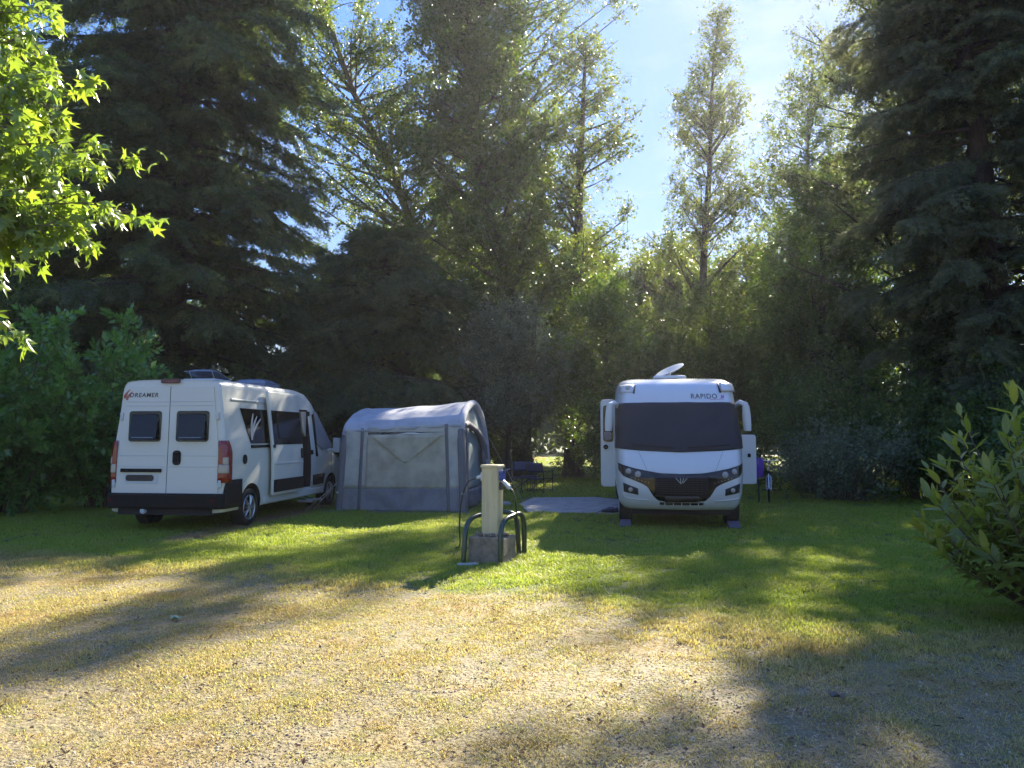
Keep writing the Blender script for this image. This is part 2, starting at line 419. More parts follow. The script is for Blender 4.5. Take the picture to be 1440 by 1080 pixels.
# ------------------------------------------------------------------ ground
def ground():
    # finer cells near the camera for gentle unevenness
    def coord(a, lo, hi, n): return np.sign(a) * np.abs(a) ** 1.0
    xs = np.concatenate([np.linspace(-400, -30, 12)[:-1], np.linspace(-30, 30, 181), np.linspace(30, 400, 12)[1:]])
    ys = np.concatenate([np.linspace(-120, -4, 8)[:-1], np.linspace(-4, 50, 181), np.linspace(50, 600, 14)[1:]])
    X, Y = np.meshgrid(xs, ys)
    Z = ground_z(X, Y)
    v = np.stack([X, Y, Z], -1).reshape(-1, 3); nx, ny = len(xs), len(ys)
    i, j = np.meshgrid(np.arange(nx - 1), np.arange(ny - 1)); b = (j * nx + i).ravel()
    f = np.stack([b, b + 1, b + nx + 1, b + nx], -1)
    me = np_mesh('ground', v, f, 4); me.materials.append(M['soil']); me.polygons.foreach_set('use_smooth', [True] * len(me.polygons))
    tag(link('ground', me), kind='structure')
def ground_z(X, Y):
    near = np.exp(-((Y - 6) / 7.0) ** 2)
    return near * .018 * (np.sin(X * 1.7 + Y * .6) * np.sin(Y * 1.3 - X * .4) + .5 * np.sin(X * 3.9 + 1) * np.sin(Y * 3.1))
ground()

# paving slab between awning and motorhome
sl = MB(); pts = [(.35, 16.75), (2.45, 16.15), (3.1, 19.3), (2.2, 20.6), (.55, 20.4), (.15, 18.6)]
sl.prism([(x, y, -.05) for x, y in pts], (0, 0, .075))
tag(sl.build('concrete_pad', M['slab'], bevel=.012), 'grey concrete pad lying in the grass between the awning and the motorhome', 'paving')

# ------------------------------------------------------------------ grass, grit, litter (stuff)
def inst_points(name, pos, rot, scl, kind_idx, sources, parent=None):
    """scatter of small meshes on points, one object"""
    coll = bpy.data.collections.new(name + '_source')
    for o in sources: coll.objects.link(o)
    me = bpy.data.meshes.new(name); me.vertices.add(len(pos)); me.vertices.foreach_set('co', np.ascontiguousarray(pos, np.float32).ravel())
    for nm, ty, arr, key in (('rot', 'FLOAT_VECTOR', rot, 'vector'), ('scl', 'FLOAT', scl, 'value'), ('kidx', 'INT', kind_idx, 'value')):
        a = me.attributes.new(nm, ty, 'POINT'); a.data.foreach_set(key, np.ascontiguousarray(arr, np.int32 if ty == 'INT' else np.float32).ravel())
    o = link(name, me, parent)
    t = bpy.data.node_groups.new(name, 'GeometryNodeTree')
    t.interface.new_socket('Geometry', in_out='INPUT', socket_type='NodeSocketGeometry'); t.interface.new_socket('Geometry', in_out='OUTPUT', socket_type='NodeSocketGeometry')
    n, l = t.nodes, t.links
    gi, go = n.new('NodeGroupInput'), n.new('NodeGroupOutput'); ip = n.new('GeometryNodeInstanceOnPoints'); ci = n.new('GeometryNodeCollectionInfo')
    ci.inputs['Collection'].default_value = coll; ci.inputs['Separate Children'].default_value = True; ci.inputs['Reset Children'].default_value = True
    def na(nm, ty):
        k = n.new('GeometryNodeInputNamedAttribute'); k.data_type = ty; k.inputs['Name'].default_value = nm; return k.outputs['Attribute']
    er = n.new('FunctionNodeEulerToRotation')
    l.new(na('rot', 'FLOAT_VECTOR'), er.inputs[0]); l.new(er.outputs[0], ip.inputs['Rotation'])
    l.new(na('scl', 'FLOAT'), ip.inputs['Scale']); l.new(na('kidx', 'INT'), ip.inputs['Instance Index'])
    ip.inputs['Pick Instance'].default_value = True
    l.new(ci.outputs[0], ip.inputs['Instance']); l.new(gi.outputs[0], ip.inputs['Points']); l.new(ip.outputs[0], go.inputs[0])
    o.modifiers.new('scatter', 'NODES').node_group = t
    return o

def tuft(seed, nb, rad, hlo, hhi, wid, flop):
    g = np.random.default_rng(seed); v = []; f = []
    for _ in range(nb):
        a = g.uniform(0, 6.283); r = rad * math.sqrt(g.uniform(0, 1)); bx, by = r * math.cos(a), r * math.sin(a)
        h = g.uniform(hlo, hhi); d = g.uniform(0, 6.283); fl = g.uniform(flop * .3, flop) * h; w = wid * g.uniform(.7, 1.3)
        dx, dy = math.cos(d), math.sin(d); px, py = -dy * w / 2, dx * w / 2; b = len(v)
        hz = h * math.sqrt(max(.05, 1 - min(.95, flop * flop * .6)))
        v += [(bx - px, by - py, -.004), (bx + px, by + py, -.004), (bx + dx * fl * .4 + px * .8, by + dy * fl * .4 + py * .8, hz * .62), (bx + dx * fl * .4 - px * .8, by + dy * fl * .4 - py * .8, hz * .62), (bx + dx * fl, by + dy * fl, hz)]
        f += [(b, b + 1, b + 2, b + 3), (b + 3, b + 2, b + 4)]
    me = bpy.data.meshes.new('grass_tuft'); me.from_pydata(v, [], f); me.materials.append(M['blade'])
    return bpy.data.objects.new('grass_tuft', me)

def hash_noise(x, y, sc, seed):
    g = np.random.default_rng(seed); ph = g.uniform(0, 6.28, (6, 2)); out = 0
    for k in range(6):
        a = g.uniform(0, 6.28); q = sc * g.uniform(.6, 1.9); out = out + np.sin((x * math.cos(a) + y * math.sin(a)) * q + ph[k, 0])
    return out / 6 * 1.4

def in_poly_pad(x, y): return (x > .2) & (x < 2.95) & (y > 16.35) & (y < 20.5)

def grass():
    P = []
    def ring(y0, y1, dens, key):
        w1 = .70 * y1 + .6; area = 2 * w1 * (y1 - y0); k = int(area * dens)
        y = rng.uniform(y0, y1, k); x = rng.uniform(-w1, w1, k); m = np.abs(x) < .70 * y + .5
        P.append((x[m], y[m], np.full(m.sum(), key)))
    ring(2.8, 5, 620, 0); ring(5, 8, 420, 0); ring(8, 12, 260, 0); ring(12, 18, 130, 0); ring(18, 30, 60, 0); ring(30, 60, 8, 0)
    x = np.concatenate([p[0] for p in P]); y = np.concatenate([p[1] for p in P])
    gr = y + .42 * x + hash_noise(x, y, .9, 3) * 1.3
    lawn = np.clip((gr - 6.9) / 2.0, 0, 1)
    keep = rng.uniform(0, 1, len(x)) < np.where(lawn > .5, 1.0, .72 + .55 * hash_noise(x, y, 5.0, 5))
    keep &= rng.uniform(0, 1, len(x)) < np.clip(.40 + (y - 3) * .14 + lawn, 0, 1)
    keep &= ~in_poly_pad(x, y)
    keep &= ~((np.abs(x + .27) < .30) & (np.abs(y - 10.35) < .28))
    x, y, lawn = x[keep], y[keep], lawn[keep]; n = len(x)
    kind = np.where(lawn > rng.uniform(.1, .9, n), rng.integers(0, 3, n), rng.integers(3, 6, n))
    rot = np.stack([np.zeros(n), np.zeros(n), rng.uniform(0, 6.283, n)], -1)
    far = np.clip((y - 6) / 12, 0, 1.6)
    scl = rng.uniform(.55, 1.3, n) * (1 + .55 * far) * (1 + .30 * hash_noise(x, y, 1.6, 9) + .35 * np.clip(hash_noise(x, y, 7.0, 31), 0, 1) * (lawn < .6) + .55 * np.clip(hash_noise(x, y, 4.2, 33) - .25, 0, 1) * (lawn >= .6))
    pos = np.stack([x, y, ground_z(x, y)], -1)
    src = [tuft(1, 26, .055, .025, .062, .0045, .9), tuft(2, 22, .055, .02, .075, .005, 1.0), tuft(3, 28, .06, .02, .05, .0045, .8),
           tuft(4, 24, .06, .015, .045, .0040, 1.15), tuft(5, 20, .06, .015, .055, .0040, 1.2), tuft(6, 26, .065, .012, .036, .0038, 1.1)]
    for i, o in enumerate(src): o.name = 'grass_tuft_%d' % i
    o = inst_points('grass', pos, rot, scl, kind, src)
    tag(o, 'short mown grass, straw coloured near the camera and green behind', 'grass', kind='stuff')

def pebble(seed, col):
    g = np.random.default_rng(seed); v = []
    bm = bmesh.new(); bmesh.ops.create_icosphere(bm, subdivisions=1, radius=1)
    for q in bm.verts: q.co = q.co * g.uniform(.7, 1.2); q.co.z *= .55
    me = bpy.data.meshes.new('pebble'); bm.to_mesh(me); bm.free(); me.materials.append(col)
    return bpy.data.objects.new('pebble', me)

def gravel():
    n = 46000
    y = 2.9 + rng.beta(1.0, 2.4, n) * 7.0; x = rng.uniform(-1, 1, n) * (.70 * y + .4)
    keep = (hash_noise(x, y, 2.4, 21) + .5 * hash_noise(x, y, 6, 22) > -.45 + .13 * (y - 3)) & (y + .42 * x < 8.4)
    x, y = x[keep], y[keep]; n = len(x)
    pc = [mat('grit_%d' % i, c, .9, var=.2, scale=30) for i, c in enumerate([(.36, .31, .22), (.23, .19, .13), (.43, .38, .28), (.11, .088, .060)])]
    src = [pebble(50 + i, pc[i % 4]) for i in range(8)]
    for i, o in enumerate(src): o.name = 'pebble_%d' % i
    rot = rng.uniform(0, 6.283, (n, 3)) * np.array([.06, .06, 1])
    o = inst_points('gravel', np.stack([x, y, ground_z(x, y) + .002], -1), rot, np.exp(rng.normal(-5.5, .40, n)), rng.integers(0, 8, n), src)
    tag(o, 'pale grit and small pebbles showing through the dry turf', 'gravel', kind='stuff')

def dead_leaf(seed, col):
    g = np.random.default_rng(seed); mb = MB()
    mb.grid(lambda u, v: ((u - .5) * .62 * math.sin(math.pi * min(.97, max(.03, v))) ** .8, v - .5, .18 * (u - .5) ** 2 * 4 * g.uniform(.6, 1.2) + .10 * math.sin(v * 3 + seed)), 4, 5)
    me = mb.mesh('dead_leaf', col); return bpy.data.objects.new('dead_leaf', me)

def litter():
    n = 1500
    y = 2.9 + rng.beta(1.2, 2.2, n) * 10; x = rng.uniform(-1, 1, n) * (.70 * y + .4)
    extra = 260; xe = rng.normal(4.1, 1.0, extra); ye = rng.normal(6.0, 1.2, extra)
    x = np.concatenate([x, xe]); y = np.concatenate([y, ye]); n = len(x)
    lc = [leafmat('litter_%d' % i, a, b, c, .15, .7, (1.2, 1.1, .8), .2) for i, (a, b, c) in enumerate([((.14, .095, .05), (.21, .15, .08), (.32, .24, .13)), ((.06, .045, .03), (.09, .07, .05), (.15, .12, .08)), ((.15, .08, .05), (.20, .11, .07), (.26, .18, .10))])]
    src = [dead_leaf(i, lc[i % 3]) for i in range(6)]
    for i, o in enumerate(src): o.name = 'dead_leaf_%d' % i
    rot = np.stack([rng.normal(0, .3, n), rng.normal(0, .3, n), rng.uniform(0, 6.283, n)], -1)
    o = inst_points('fallen_leaves', np.stack([x, y, ground_z(x, y) + .016], -1), rot, rng.uniform(.012, .036, n), rng.integers(0, 6, n), src)
    tag(o, 'scattered brown fallen leaves on the turf', 'leaf litter', kind='stuff')
grass(); gravel(); litter()

# ------------------------------------------------------------------ foliage tools
def frames(axis, g, up_bias=None):
    a = axis / np.maximum(np.linalg.norm(axis, axis=1, keepdims=True), 1e-9)
    r = g.normal(size=a.shape)
    if up_bias is not None: r = r * (1 - up_bias) + np.array([0, 0, 1.0]) * up_bias * 1.5
    b = np.cross(a, r); b /= np.maximum(np.linalg.norm(b, axis=1, keepdims=True), 1e-9)
    return a, b, np.cross(b, a)

def scatter(tv, tf, pos, axis, size, g, up_bias=None, width=1.0):
    """copies of a leaf template: x across, y along the axis, z its face"""
    tv = np.asarray(tv, np.float64); tf = np.asarray(tf)
    a, b, c = frames(axis, g, up_bias); s = np.asarray(size).reshape(-1, 1, 1)
    v = pos[:, None, :] + s * (tv[None, :, 0:1] * width * b[:, None, :] + tv[None, :, 1:2] * a[:, None, :] + tv[None, :, 2:3] * c[:, None, :])
    f = tf[None] + (np.arange(len(pos)) * len(tv))[:, None, None]
    return v.reshape(-1, 3), f.reshape(-1, tf.shape[1])

DIAMOND = ([(0, 0, 0), (.30, .42, .07), (0, 1, 0), (-.30, .42, .07)], [(0, 1, 2), (0, 2, 3)])
NEEDLE = ([(0, 0, 0), (.10, .45, .02), (0, 1, -.06), (-.10, .45, .02),
           (.02, .15, 0), (.30, .42, .02), (.42, .78, -.04), (.20, .52, .03),
           (-.02, .15, 0), (-.20, .52, .03), (-.42, .78, -.04), (-.30, .42, .02)],
          [(0, 1, 2), (0, 2, 3), (4, 5, 6), (4, 6, 7), (8, 9, 10), (8, 10, 11)])

def bez(a, b, c, n):
    t = np.linspace(0, 1, n)[:, None]; return (1 - t) ** 2 * a + 2 * t * (1 - t) * b + t * t * c

CLUSTERS = {}
def clusters(leaf, kind, lsize, n=16, k=5):
    """small leafy sprays along +X, shared by all crowns of a kind"""
    key = (leaf.name, kind, lsize, n)
    if key in CLUSTERS: return CLUSTERS[key]
    out = []
    for i in range(k):
        g = np.random.default_rng(1000 + i)
        if kind == 'conifer':      # flat feathery spray, side shoots in one plane, ends drooping
            P = []; A = []
            for j in range(n):
                u = (j + .5) / n; sd = (-1) ** j; x = u * .95; L = .34 * (1 - .7 * u) + .06
                for q in range(3):
                    f = (q + .5) / 3 * L; P.append((x + f * .75, sd * f * .8 + g.normal(0, .02), -.22 * u * u - .30 * f * f + g.normal(0, .025))); A.append((.8 + g.normal(0, .2), sd * .65 + g.normal(0, .25), -.30 + g.normal(0, .22)))
            P, A = np.array(P), np.array(A); tv, tf = NEEDLE; w = 1.0
        elif kind == 'whorl':      # laurel shoot: leaves spiral round a straight stem
            P = []; A = []
            for j in range(n):
                u = (j + .6) / n; a = j * 2.4; o = .45 + .55 * (1 - u); P.append((.42 * u, .01 * math.cos(a), .01 * math.sin(a))); A.append((.35 + .75 * u + g.normal(0, .1), o * math.cos(a) + g.normal(0, .12), o * math.sin(a) + g.normal(0, .12) - .05))
            P, A = np.array(P), np.array(A); tv, tf = DIAMOND; w = .85
        else:
            u = g.uniform(.05, 1.0, n); P = np.column_stack([u * .62, g.normal(0, .085, n), g.normal(0, .07, n)]); A = np.column_stack([.5 + g.normal(0, .5, n), g.normal(0, .6, n), -.30 + g.normal(0, .45, n)]); tv, tf = DIAMOND; w = 1.0
        v, f = scatter(tv, tf, P, A, lsize * g.uniform(.65, 1.25, len(P)), g, .35, w)
        me = np_mesh('leaf_spray', v, f, 3); me.materials.append(leaf); o_ = bpy.data.objects.new('leaf_spray_%s_%d' % (leaf.name, i), me); out.append(o_)
    CLUSTERS[key] = out; return out

def crown_of(name, root, P, D, sc, srcs, g, spin=3.14):
    D = D / np.maximum(np.linalg.norm(D, axis=1, keepdims=True), 1e-9); n = len(P)
    rot = np.column_stack([g.uniform(-spin, spin, n), -np.arcsin(np.clip(D[:, 2], -1, 1)), np.arctan2(D[:, 1], D[:, 0])])
    o = inst_points(name, P, rot, sc, g.integers(0, len(srcs), n), srcs, root); tag(o, kind='stuff'); return o

def make_tree(name, label, cat, x, y, h, r0, lo, prof, limbs, twigs, per, lsize, leaf, bark, seed, group=None, path=None, rise=.55, droop=0.0,
              style='broad', inner=.62, twig_len=.8, ivy=0, spread=.18, lean=None, nleaf=24):
    g = np.random.default_rng(seed)
    root = thing(name, label, cat, (x, y, 0), 0, group)
    if path is None:
        k = 7; zs = np.linspace(0, h, k); w = np.cumsum(g.normal(0, .012 * h, (k, 2)), 0) * np.linspace(0, 1, k)[:, None]
        if lean is not None: w = w + np.outer(np.linspace(0, 1, k) ** 1.5, lean)
        path = np.column_stack([w, zs])
    path = np.asarray(path, float)
    zz = np.linspace(path[0, 2], path[-1, 2], 14)
    tp = np.column_stack([np.interp(zz, path[:, 2], path[:, 0]), np.interp(zz, path[:, 2], path[:, 1]), zz])
    def tat(z): return np.array([np.interp(z, tp[:, 2], tp[:, 0]), np.interp(z, tp[:, 2], tp[:, 1]), z])
    def rat(z): return max(.02, r0 * (1 - .88 * (z / h)) + r0 * .45 * math.exp(-z / .35))
    tb = MB(); zq = [-.15, .15, .45] + list(np.linspace(1.0, h, 12))
    tb.tube([tat(max(0, z)) + np.array([0, 0, min(0, z)]) for z in zq], [rat(max(0, z)) for z in zq], 10)
    tb.build('trunk', bark, root, 60)
    bb = MB(); P = []; D = []; SC = []; con = style == 'conifer'; pm = max(q[1] for q in prof)
    for i in range(limbs):
        t = (i + g.uniform(0, 1)) / limbs if con else g.uniform(0, 1) ** .9
        az = i * 2.399963 + g.normal(0, .35); rad = lerp_tab(prof, t) * (g.uniform(.66, 1.08) if con else g.uniform(.40, 1.05))
        zt = lo + t * (h - lo)
        if con: z0 = zt; tip_z = zt - rad * droop + g.normal(0, .15)
        else: z0 = max(lo * .75, zt - rad * rise * g.uniform(.7, 1.3)); tip_z = zt
        z0 = min(z0, h * .97); base = tat(z0); ax = tat(min(zt, h))
        tip = np.array([ax[0] + rad * math.cos(az), ax[1] + rad * math.sin(az), tip_z])
        mid = (base + tip) / 2 + np.array([0, 0, (.10 if con else -.02) * rad]) + g.normal(0, .06 * rad + .02, 3)
        n = 6; cp = bez(base, mid, tip, n); L = np.linalg.norm(tip - base)
        rr = min(rat(z0) * .45, .012 + .018 * L)
        bb.tube(cp, [max(.005, rr * (1 - .85 * q / (n - 1))) for q in range(n)], 5, caps=False)
        nt = max(4, int(twigs * (.35 + .65 * L / pm)))
        ss = g.uniform(1 - inner, 1, nt) if not con else g.uniform(.10, 1, nt) ** .8
        base_d = (tip - base) / max(L, 1e-6)
        idx = ss * (n - 1); i0 = np.minimum(idx.astype(int), n - 2); fr = (idx - i0)[:, None]
        sp = cp[i0] * (1 - fr) + cp[i0 + 1] * fr
        if con:
            side = np.cross(base_d, [0, 0, 1.0]); side /= max(np.linalg.norm(side), 1e-6); sg = g.choice([-1, 1], nt)[:, None]
            td = base_d[None] * g.uniform(.5, 1.0, (nt, 1)) + side[None] * sg * g.uniform(.2, 1.0, (nt, 1)) + np.column_stack([g.normal(0, .12, nt), g.normal(0, .12, nt), -g.uniform(-.05, .55, nt)])
            tl = twig_len * g.uniform(.55, 1.25, nt) * (1.15 - .5 * ss)
        else:
            td = base_d[None] * g.uniform(.1, 1.0, (nt, 1)) + g.normal(0, .75, (nt, 3)) + np.array([0, 0, .15 - droop]); tl = twig_len * g.uniform(.4, 1.25, nt)
        td /= np.linalg.norm(td, axis=1, keepdims=True)
        for q in range(0, nt, 2 if not con else 4):
            e = sp[q] + td[q] * tl[q]; bb.tube([sp[q], (sp[q] + e) / 2 + np.array([0, 0, .04]), e], [.010, .007, .003], 3, caps=False)
        if con: P.append(sp); D.append(td); SC.append(tl)
        else:
            u = g.uniform(0, .75, (nt, per, 1)); P.append((sp[:, None, :] + td[:, None, :] * tl[:, None, None] * u + g.normal(0, spread, (nt, per, 3)) * .6).reshape(-1, 3))
            D.append((td[:, None, :] * .7 + g.normal(0, .55, (nt, per, 3)) + np.array([0, 0, -.12])).reshape(-1, 3)); SC.append(g.uniform(.65, 1.25, nt * per))
    bb.build('branches', bark, root, 60)
    if ivy:
        z = g.uniform(.2, h * .8, ivy); az = g.uniform(0, 6.283, ivy); cl = np.array([tat(q) for q in z]); rr = np.array([rat(q) for q in z]) * .9
        P.append(cl + np.column_stack([rr * np.cos(az), rr * np.sin(az), np.zeros(ivy)])); D.append(np.column_stack([np.cos(az), np.sin(az), -.7 * np.ones(ivy)]) + g.normal(0, .5, (ivy, 3))); SC.append(g.uniform(.4, .9, ivy))
    P, D, SC = np.concatenate(P), np.concatenate(D), np.concatenate(SC); k = P[:, 2] > .25
    crown_of('crown', root, P[k], D[k], SC[k], clusters(leaf, 'conifer' if con else 'broad', lsize * (1 if con else .88), nleaf), g, .45 if con else 3.14)
    return root

def bush(name, label, cat, x, y, rx, ry, h, n, lsize, leaf, seed, group=None, stems=26, kind='broad', z0=.15, shoots=9, flat=.25):
    """many stems from the ground, leafy shoots through an uneven mound"""
    g = np.random.default_rng(seed); root = thing(name, label, cat, (x, y, 0), 0, group)
    sb = MB(); P = []; D = []; SC = []; per = max(2, n // (stems * shoots))
    lob = g.uniform(.72, 1.12, 12)
    for i in range(stems):
        az = i * 2.4 + g.normal(0, .3); q = math.sqrt(g.uniform(.02, 1))
        tip = np.array([rx * q * math.cos(az), ry * q * math.sin(az), h * (flat + (1 - flat) * math.sqrt(max(0, 1 - q * q))) * g.uniform(.5, 1.08)]) * lob[i % 12]
        b0 = np.array([tip[0] * .25, tip[1] * .25, 0]); mid = (b0 + tip) / 2 + np.array([0, 0, .12 * h]); cp = bez(b0, mid, tip, 6)
        sb.tube(cp, [.022 * (1 - .8 * k / 5) for k in range(6)], 5, caps=False)
        for k in range(shoots):
            s_ = g.uniform(.08, 1.0) if k else 1.0; j = min(4, int(s_ * 5)); p = cp[j] + (cp[j + 1] - cp[j]) * (s_ * 5 - j)
            d = (tip - b0) / np.linalg.norm(tip - b0) + g.normal(0, .8, 3) + np.array([0, 0, .25]); d /= np.linalg.norm(d); L = g.uniform(.25, .7) * min(1, h / 2.6)
            e = p + d * L; e[2] = max(e[2], z0)
            sb.tube([p, e], [.007, .003], 3, caps=False)
            u = g.uniform(0, .8, (per, 1)); pp = p + (e - p) * u + g.normal(0, .05, (per, 3)); P.append(pp); D.append(d * .9 + g.normal(0, .5, (per, 3)) + np.array([0, 0, .15])); SC.append(g.uniform(.7, 1.25, per))
    sb.build('stems', M['bark_young'], root, 60)
    P, D, SC = np.concatenate(P), np.concatenate(D), np.concatenate(SC); P[:, 2] = np.maximum(P[:, 2], .12)
    crown_of('foliage', root, P, D, SC, clusters(leaf, kind, lsize, 14), g)
    return root

# ------------------------------------------------------------------ trees (all but one unseen shading pine stand where they are seen)
CON = [(0, .75), (.12, 1.0), (.45, .86), (.75, .55), (1, .05)]
def prof(r, tab): return [(t, q * r) for t, q in tab]
COLM = [(0, .55), (.15, .9), (.5, 1.0), (.8, .75), (1, .12)]
POINT = [(0, .65), (.2, 1.0), (.5, .85), (.8, .5), (1, .06)]
ROUND = [(0, .5), (.2, .9), (.5, 1.0), (.8, .8), (1, .2)]

BP = 'broadleaf trees behind the pitch'; DC = 'dark conifers'; DP = 'dark pines on the right'
def conifer(name, label, cat, x, y, h, r0, lo, pr, limbs, leaf, seed, group, droop, twigs=30, tl=1.2):
    return make_tree(name, label, cat, x, y, h, r0, lo, pr, limbs, twigs, 1, .17, leaf, M['bark'], seed, group, droop=droop, style='conifer', twig_len=tl)
conifer('conifer_tree', 'huge dark conifer with drooping boughs rising behind the camper van', 'conifer', -11.3, 25.5, 21, .50, 1.0, prof(5.7, [(0, .85), (.15, 1), (.45, .95), (.7, .85), (.9, .55), (1, .1)]), 210, M['leaf_conifer'], 11, DC, .22, 34, 1.3)
conifer('conifer_tree', 'dark conifer at the far left behind the star leaved boughs', 'conifer', -17.6, 27.5, 16, .42, .8, prof(4.6, CON), 130, M['leaf_conifer'], 12, DC, .25)
conifer('conifer_tree', 'lower dark conifer spreading above the grey awning roof', 'conifer', -5.0, 27.0, 8.8, .30, 1.6, prof(4.6, [(0, .85), (.2, 1), (.5, .9), (.8, .6), (1, .06)]), 120, M['leaf_conifer'], 13, DC, .16)
conifer('pine_tree', 'dark pine with a thick trunk at the right edge above the near laurel', 'pine', 12.9, 20.5, 19, .46, 2.6, prof(3.7, [(0, .7), (.2, 1), (.5, .95), (.8, .8), (1, .3)]), 150, M['leaf_pine'], 15, DP, .20, 26, 1.1)
conifer('pine_tree', 'unseen dark pine beyond the right edge, added to shade the turf', 'pine', 17.5, 17.0, 17, .45, 1.2, prof(4.2, CON), 95, M['leaf_pine'], 16, DP, .12)  # out of view, added to keep the lower right turf dark

def broad(name, label, cat, x, y, h, r0, lo, pr, limbs, twigs, per, ls, leaf, seed, bark='bark', group=BP, **kw):
    return make_tree(name, label, cat, x, y, h, r0, lo, pr, limbs, twigs, per, ls, M[leaf], M[bark], seed, group, **kw)
broad('poplar_tree', 'broad ivy clad tree rising straight behind the awning', 'tree', .4, 30.0, 22, .40, 2.6, prof(3.7, [(0, .75), (.2, 1.05), (.45, 1.0), (.7, .85), (1, .6)]), 165, 14, 3, .15, 'leaf_ivy', 21, path=[(0, 0, 0), (-.1, 0, 5), (-.55, 0, 7.8), (-1.2, 0, 10), (-1.9, 0, 13), (-2.3, .2, 22)], ivy=900, twig_len=.9)
broad('poplar_tree', 'thin crowned leaning tree whose pale limbs reach left over the sky gap', 'tree', -2.2, 32.5, 22, .34, 6.5, prof(5.0, [(0, .55), (.3, .85), (.6, 1), (1, .7)]), 130, 12, 3, .13, 'leaf_poplar', 22, 'bark_pale', path=[(0, 0, 0), (-.6, 0, 6), (-1.6, 0, 9.5), (-3.4, 0, 14), (-4.8, 0, 16.6), (-6.4, 0, 22)], twig_len=.9, droop=.12)
broad('poplar_tree', 'tallest poplar with open hanging sprays at the top of the picture', 'tree', -.4, 34.0, 25, .36, 11.5, prof(5.4, [(0, .35), (.3, .9), (.6, 1), (1, .6)]), 95, 12, 2, .14, 'leaf_poplar', 23, 'bark_pale', twig_len=1.0, droop=.2)
broad('alder_tree', 'slender alder with a dark straight trunk standing clear against blue sky', 'alder', 2.35, 30.0, 17.2, .36, 5.4, prof(2.7, [(0, .8), (.3, 1.0), (.55, .95), (.8, .66), (1, .15)]), 76, 10, 2, .13, 'leaf_alder', 24, path=[(0, 0, 0), (0, 0, 4), (.2, 0, 8), (.35, 0, 12), (.6, 0, 17.2)], ivy=420, twig_len=.75, rise=.7)
broad('alder_tree', 'pointed narrow tree standing behind the motorhome roof', 'alder', 8.4, 34.0, 20.6, .27, 4.5, prof(3.1, [(0, .9), (.2, 1), (.4, .9), (.6, .72), (.8, .5), (1, .08)]), 108, 12, 2, .13, 'leaf_alder', 25, twig_len=.7, rise=.9)
broad('birch_tree', 'thin loose tree with pale leaves between the pointed tree and the pines', 'tree', 13.1, 34.5, 18.6, .22, 4.0, prof(3.3, [(0, .9), (.3, 1.0), (.6, .9), (.85, .6), (1, .12)]), 120, 10, 2, .13, 'leaf_poplar', 26, 'bark_pale', twig_len=.8, rise=.8)
broad('broadleaf_tree', 'dark round tree filling the gap left of the big pine', 'tree', 11.3, 28.5, 10.6, .22, 1.6, prof(3.0, ROUND), 100, 12, 3, .14, 'leaf_dark', 27)
broad('broadleaf_tree', 'tall feathery grey green tree filling the right side above the shrubs', 'tree', 13.6, 25.5, 21.5, .40, 1.8, prof(4.5, [(0, .8), (.2, 1), (.5, .95), (.8, .85), (1, .35)]), 175, 15, 3, .115, 'leaf_feather', 14, twig_len=.95, droop=.15)
broad('broadleaf_tree', 'hazy grey green tree cut by the right edge behind the thick pine trunk', 'tree', 17.4, 27.5, 21, .36, 1.8, prof(4.3, [(0, .8), (.2, 1), (.5, .95), (.8, .85), (1, .4)]), 130, 13, 3, .12, 'leaf_feather', 17, twig_len=.95, droop=.1)
BB = 'trees of the back row'
for i, (px, Y, h, r, lf, lb) in enumerate([(640, 41, 15.5, 3.9, 'leaf_ivy', 'back row tree directly behind the ivy clad tree'), (555, 40, 12, 3.6, 'leaf_dark', 'back row tree above the left half of the awning'), (470, 42, 10.5, 3.6, 'leaf_alder', 'back row tree between huge conifer and awning conifer'),
        (735, 44, 14, 3.8, 'leaf_alder', 'back row tree seen between ivy clad tree and alder'), (815, 43, 13, 3.4, 'leaf_ivy', 'back row tree behind the alder trunk'), (895, 45, 12.5, 3.6, 'leaf_far', 'sunlit back row tree left of the motorhome'), (1045, 42, 12, 3.6, 'leaf_alder', 'back row tree right of the pointed tree'), (970, 46, 13.5, 3.6, 'leaf_dark', 'back row tree behind the pointed tree'), (1170, 40, 16, 4.0, 'leaf_dark', 'tall back row tree behind the big pine'), (1010, 40, 8.5, 3.0, 'leaf_far', 'low sunlit back row tree above the motorhome')]):
    broad('broadleaf_tree', lb, 'tree', (px - 720) / F_PX * Y, Y, h, .2, 2.6, prof(r, ROUND), 95, 12, 3, .17, lf, 100 + i, group=BB, twig_len=.9)
broad('willow_shrub', 'silvery grey leaved small tree right of the awning above the camp chairs', 'small tree', -.1, 26.3, 6.0, .10, 2.0, prof(2.6, ROUND), 85, 11, 2, .115, 'leaf_silver', 28, group=None, twig_len=.6)
broad('small_tree', 'leafy small tree with brownish green crown left of the motorhome mirror', 'small tree', 3.3, 27.0, 6.8, .10, .9, prof(2.3, ROUND), 95, 12, 3, .11, 'leaf_dark', 29, group=None, twig_len=.6)
broad('small_tree', 'bright green small tree directly behind the motorhome roof dish', 'small tree', 7.0, 26.5, 7.0, .10, .8, prof(2.8, ROUND), 100, 12, 3, .11, 'leaf_far', 30, group=None, twig_len=.65)
broad('small_tree', 'shaded small tree between the big conifer and the ivy clad tree', 'small tree', -6.9, 30.5, 7.5, .14, 1.0, prof(2.8, ROUND), 80, 12, 3, .13, 'leaf_dark', 31, group=None)
broad('small_tree', 'shaded small tree far left between laurels and conifer', 'small tree', -15.0, 22.5, 6.0, .14, .8, prof(2.6, ROUND), 75, 12, 3, .13, 'leaf_dark', 32, group=None)

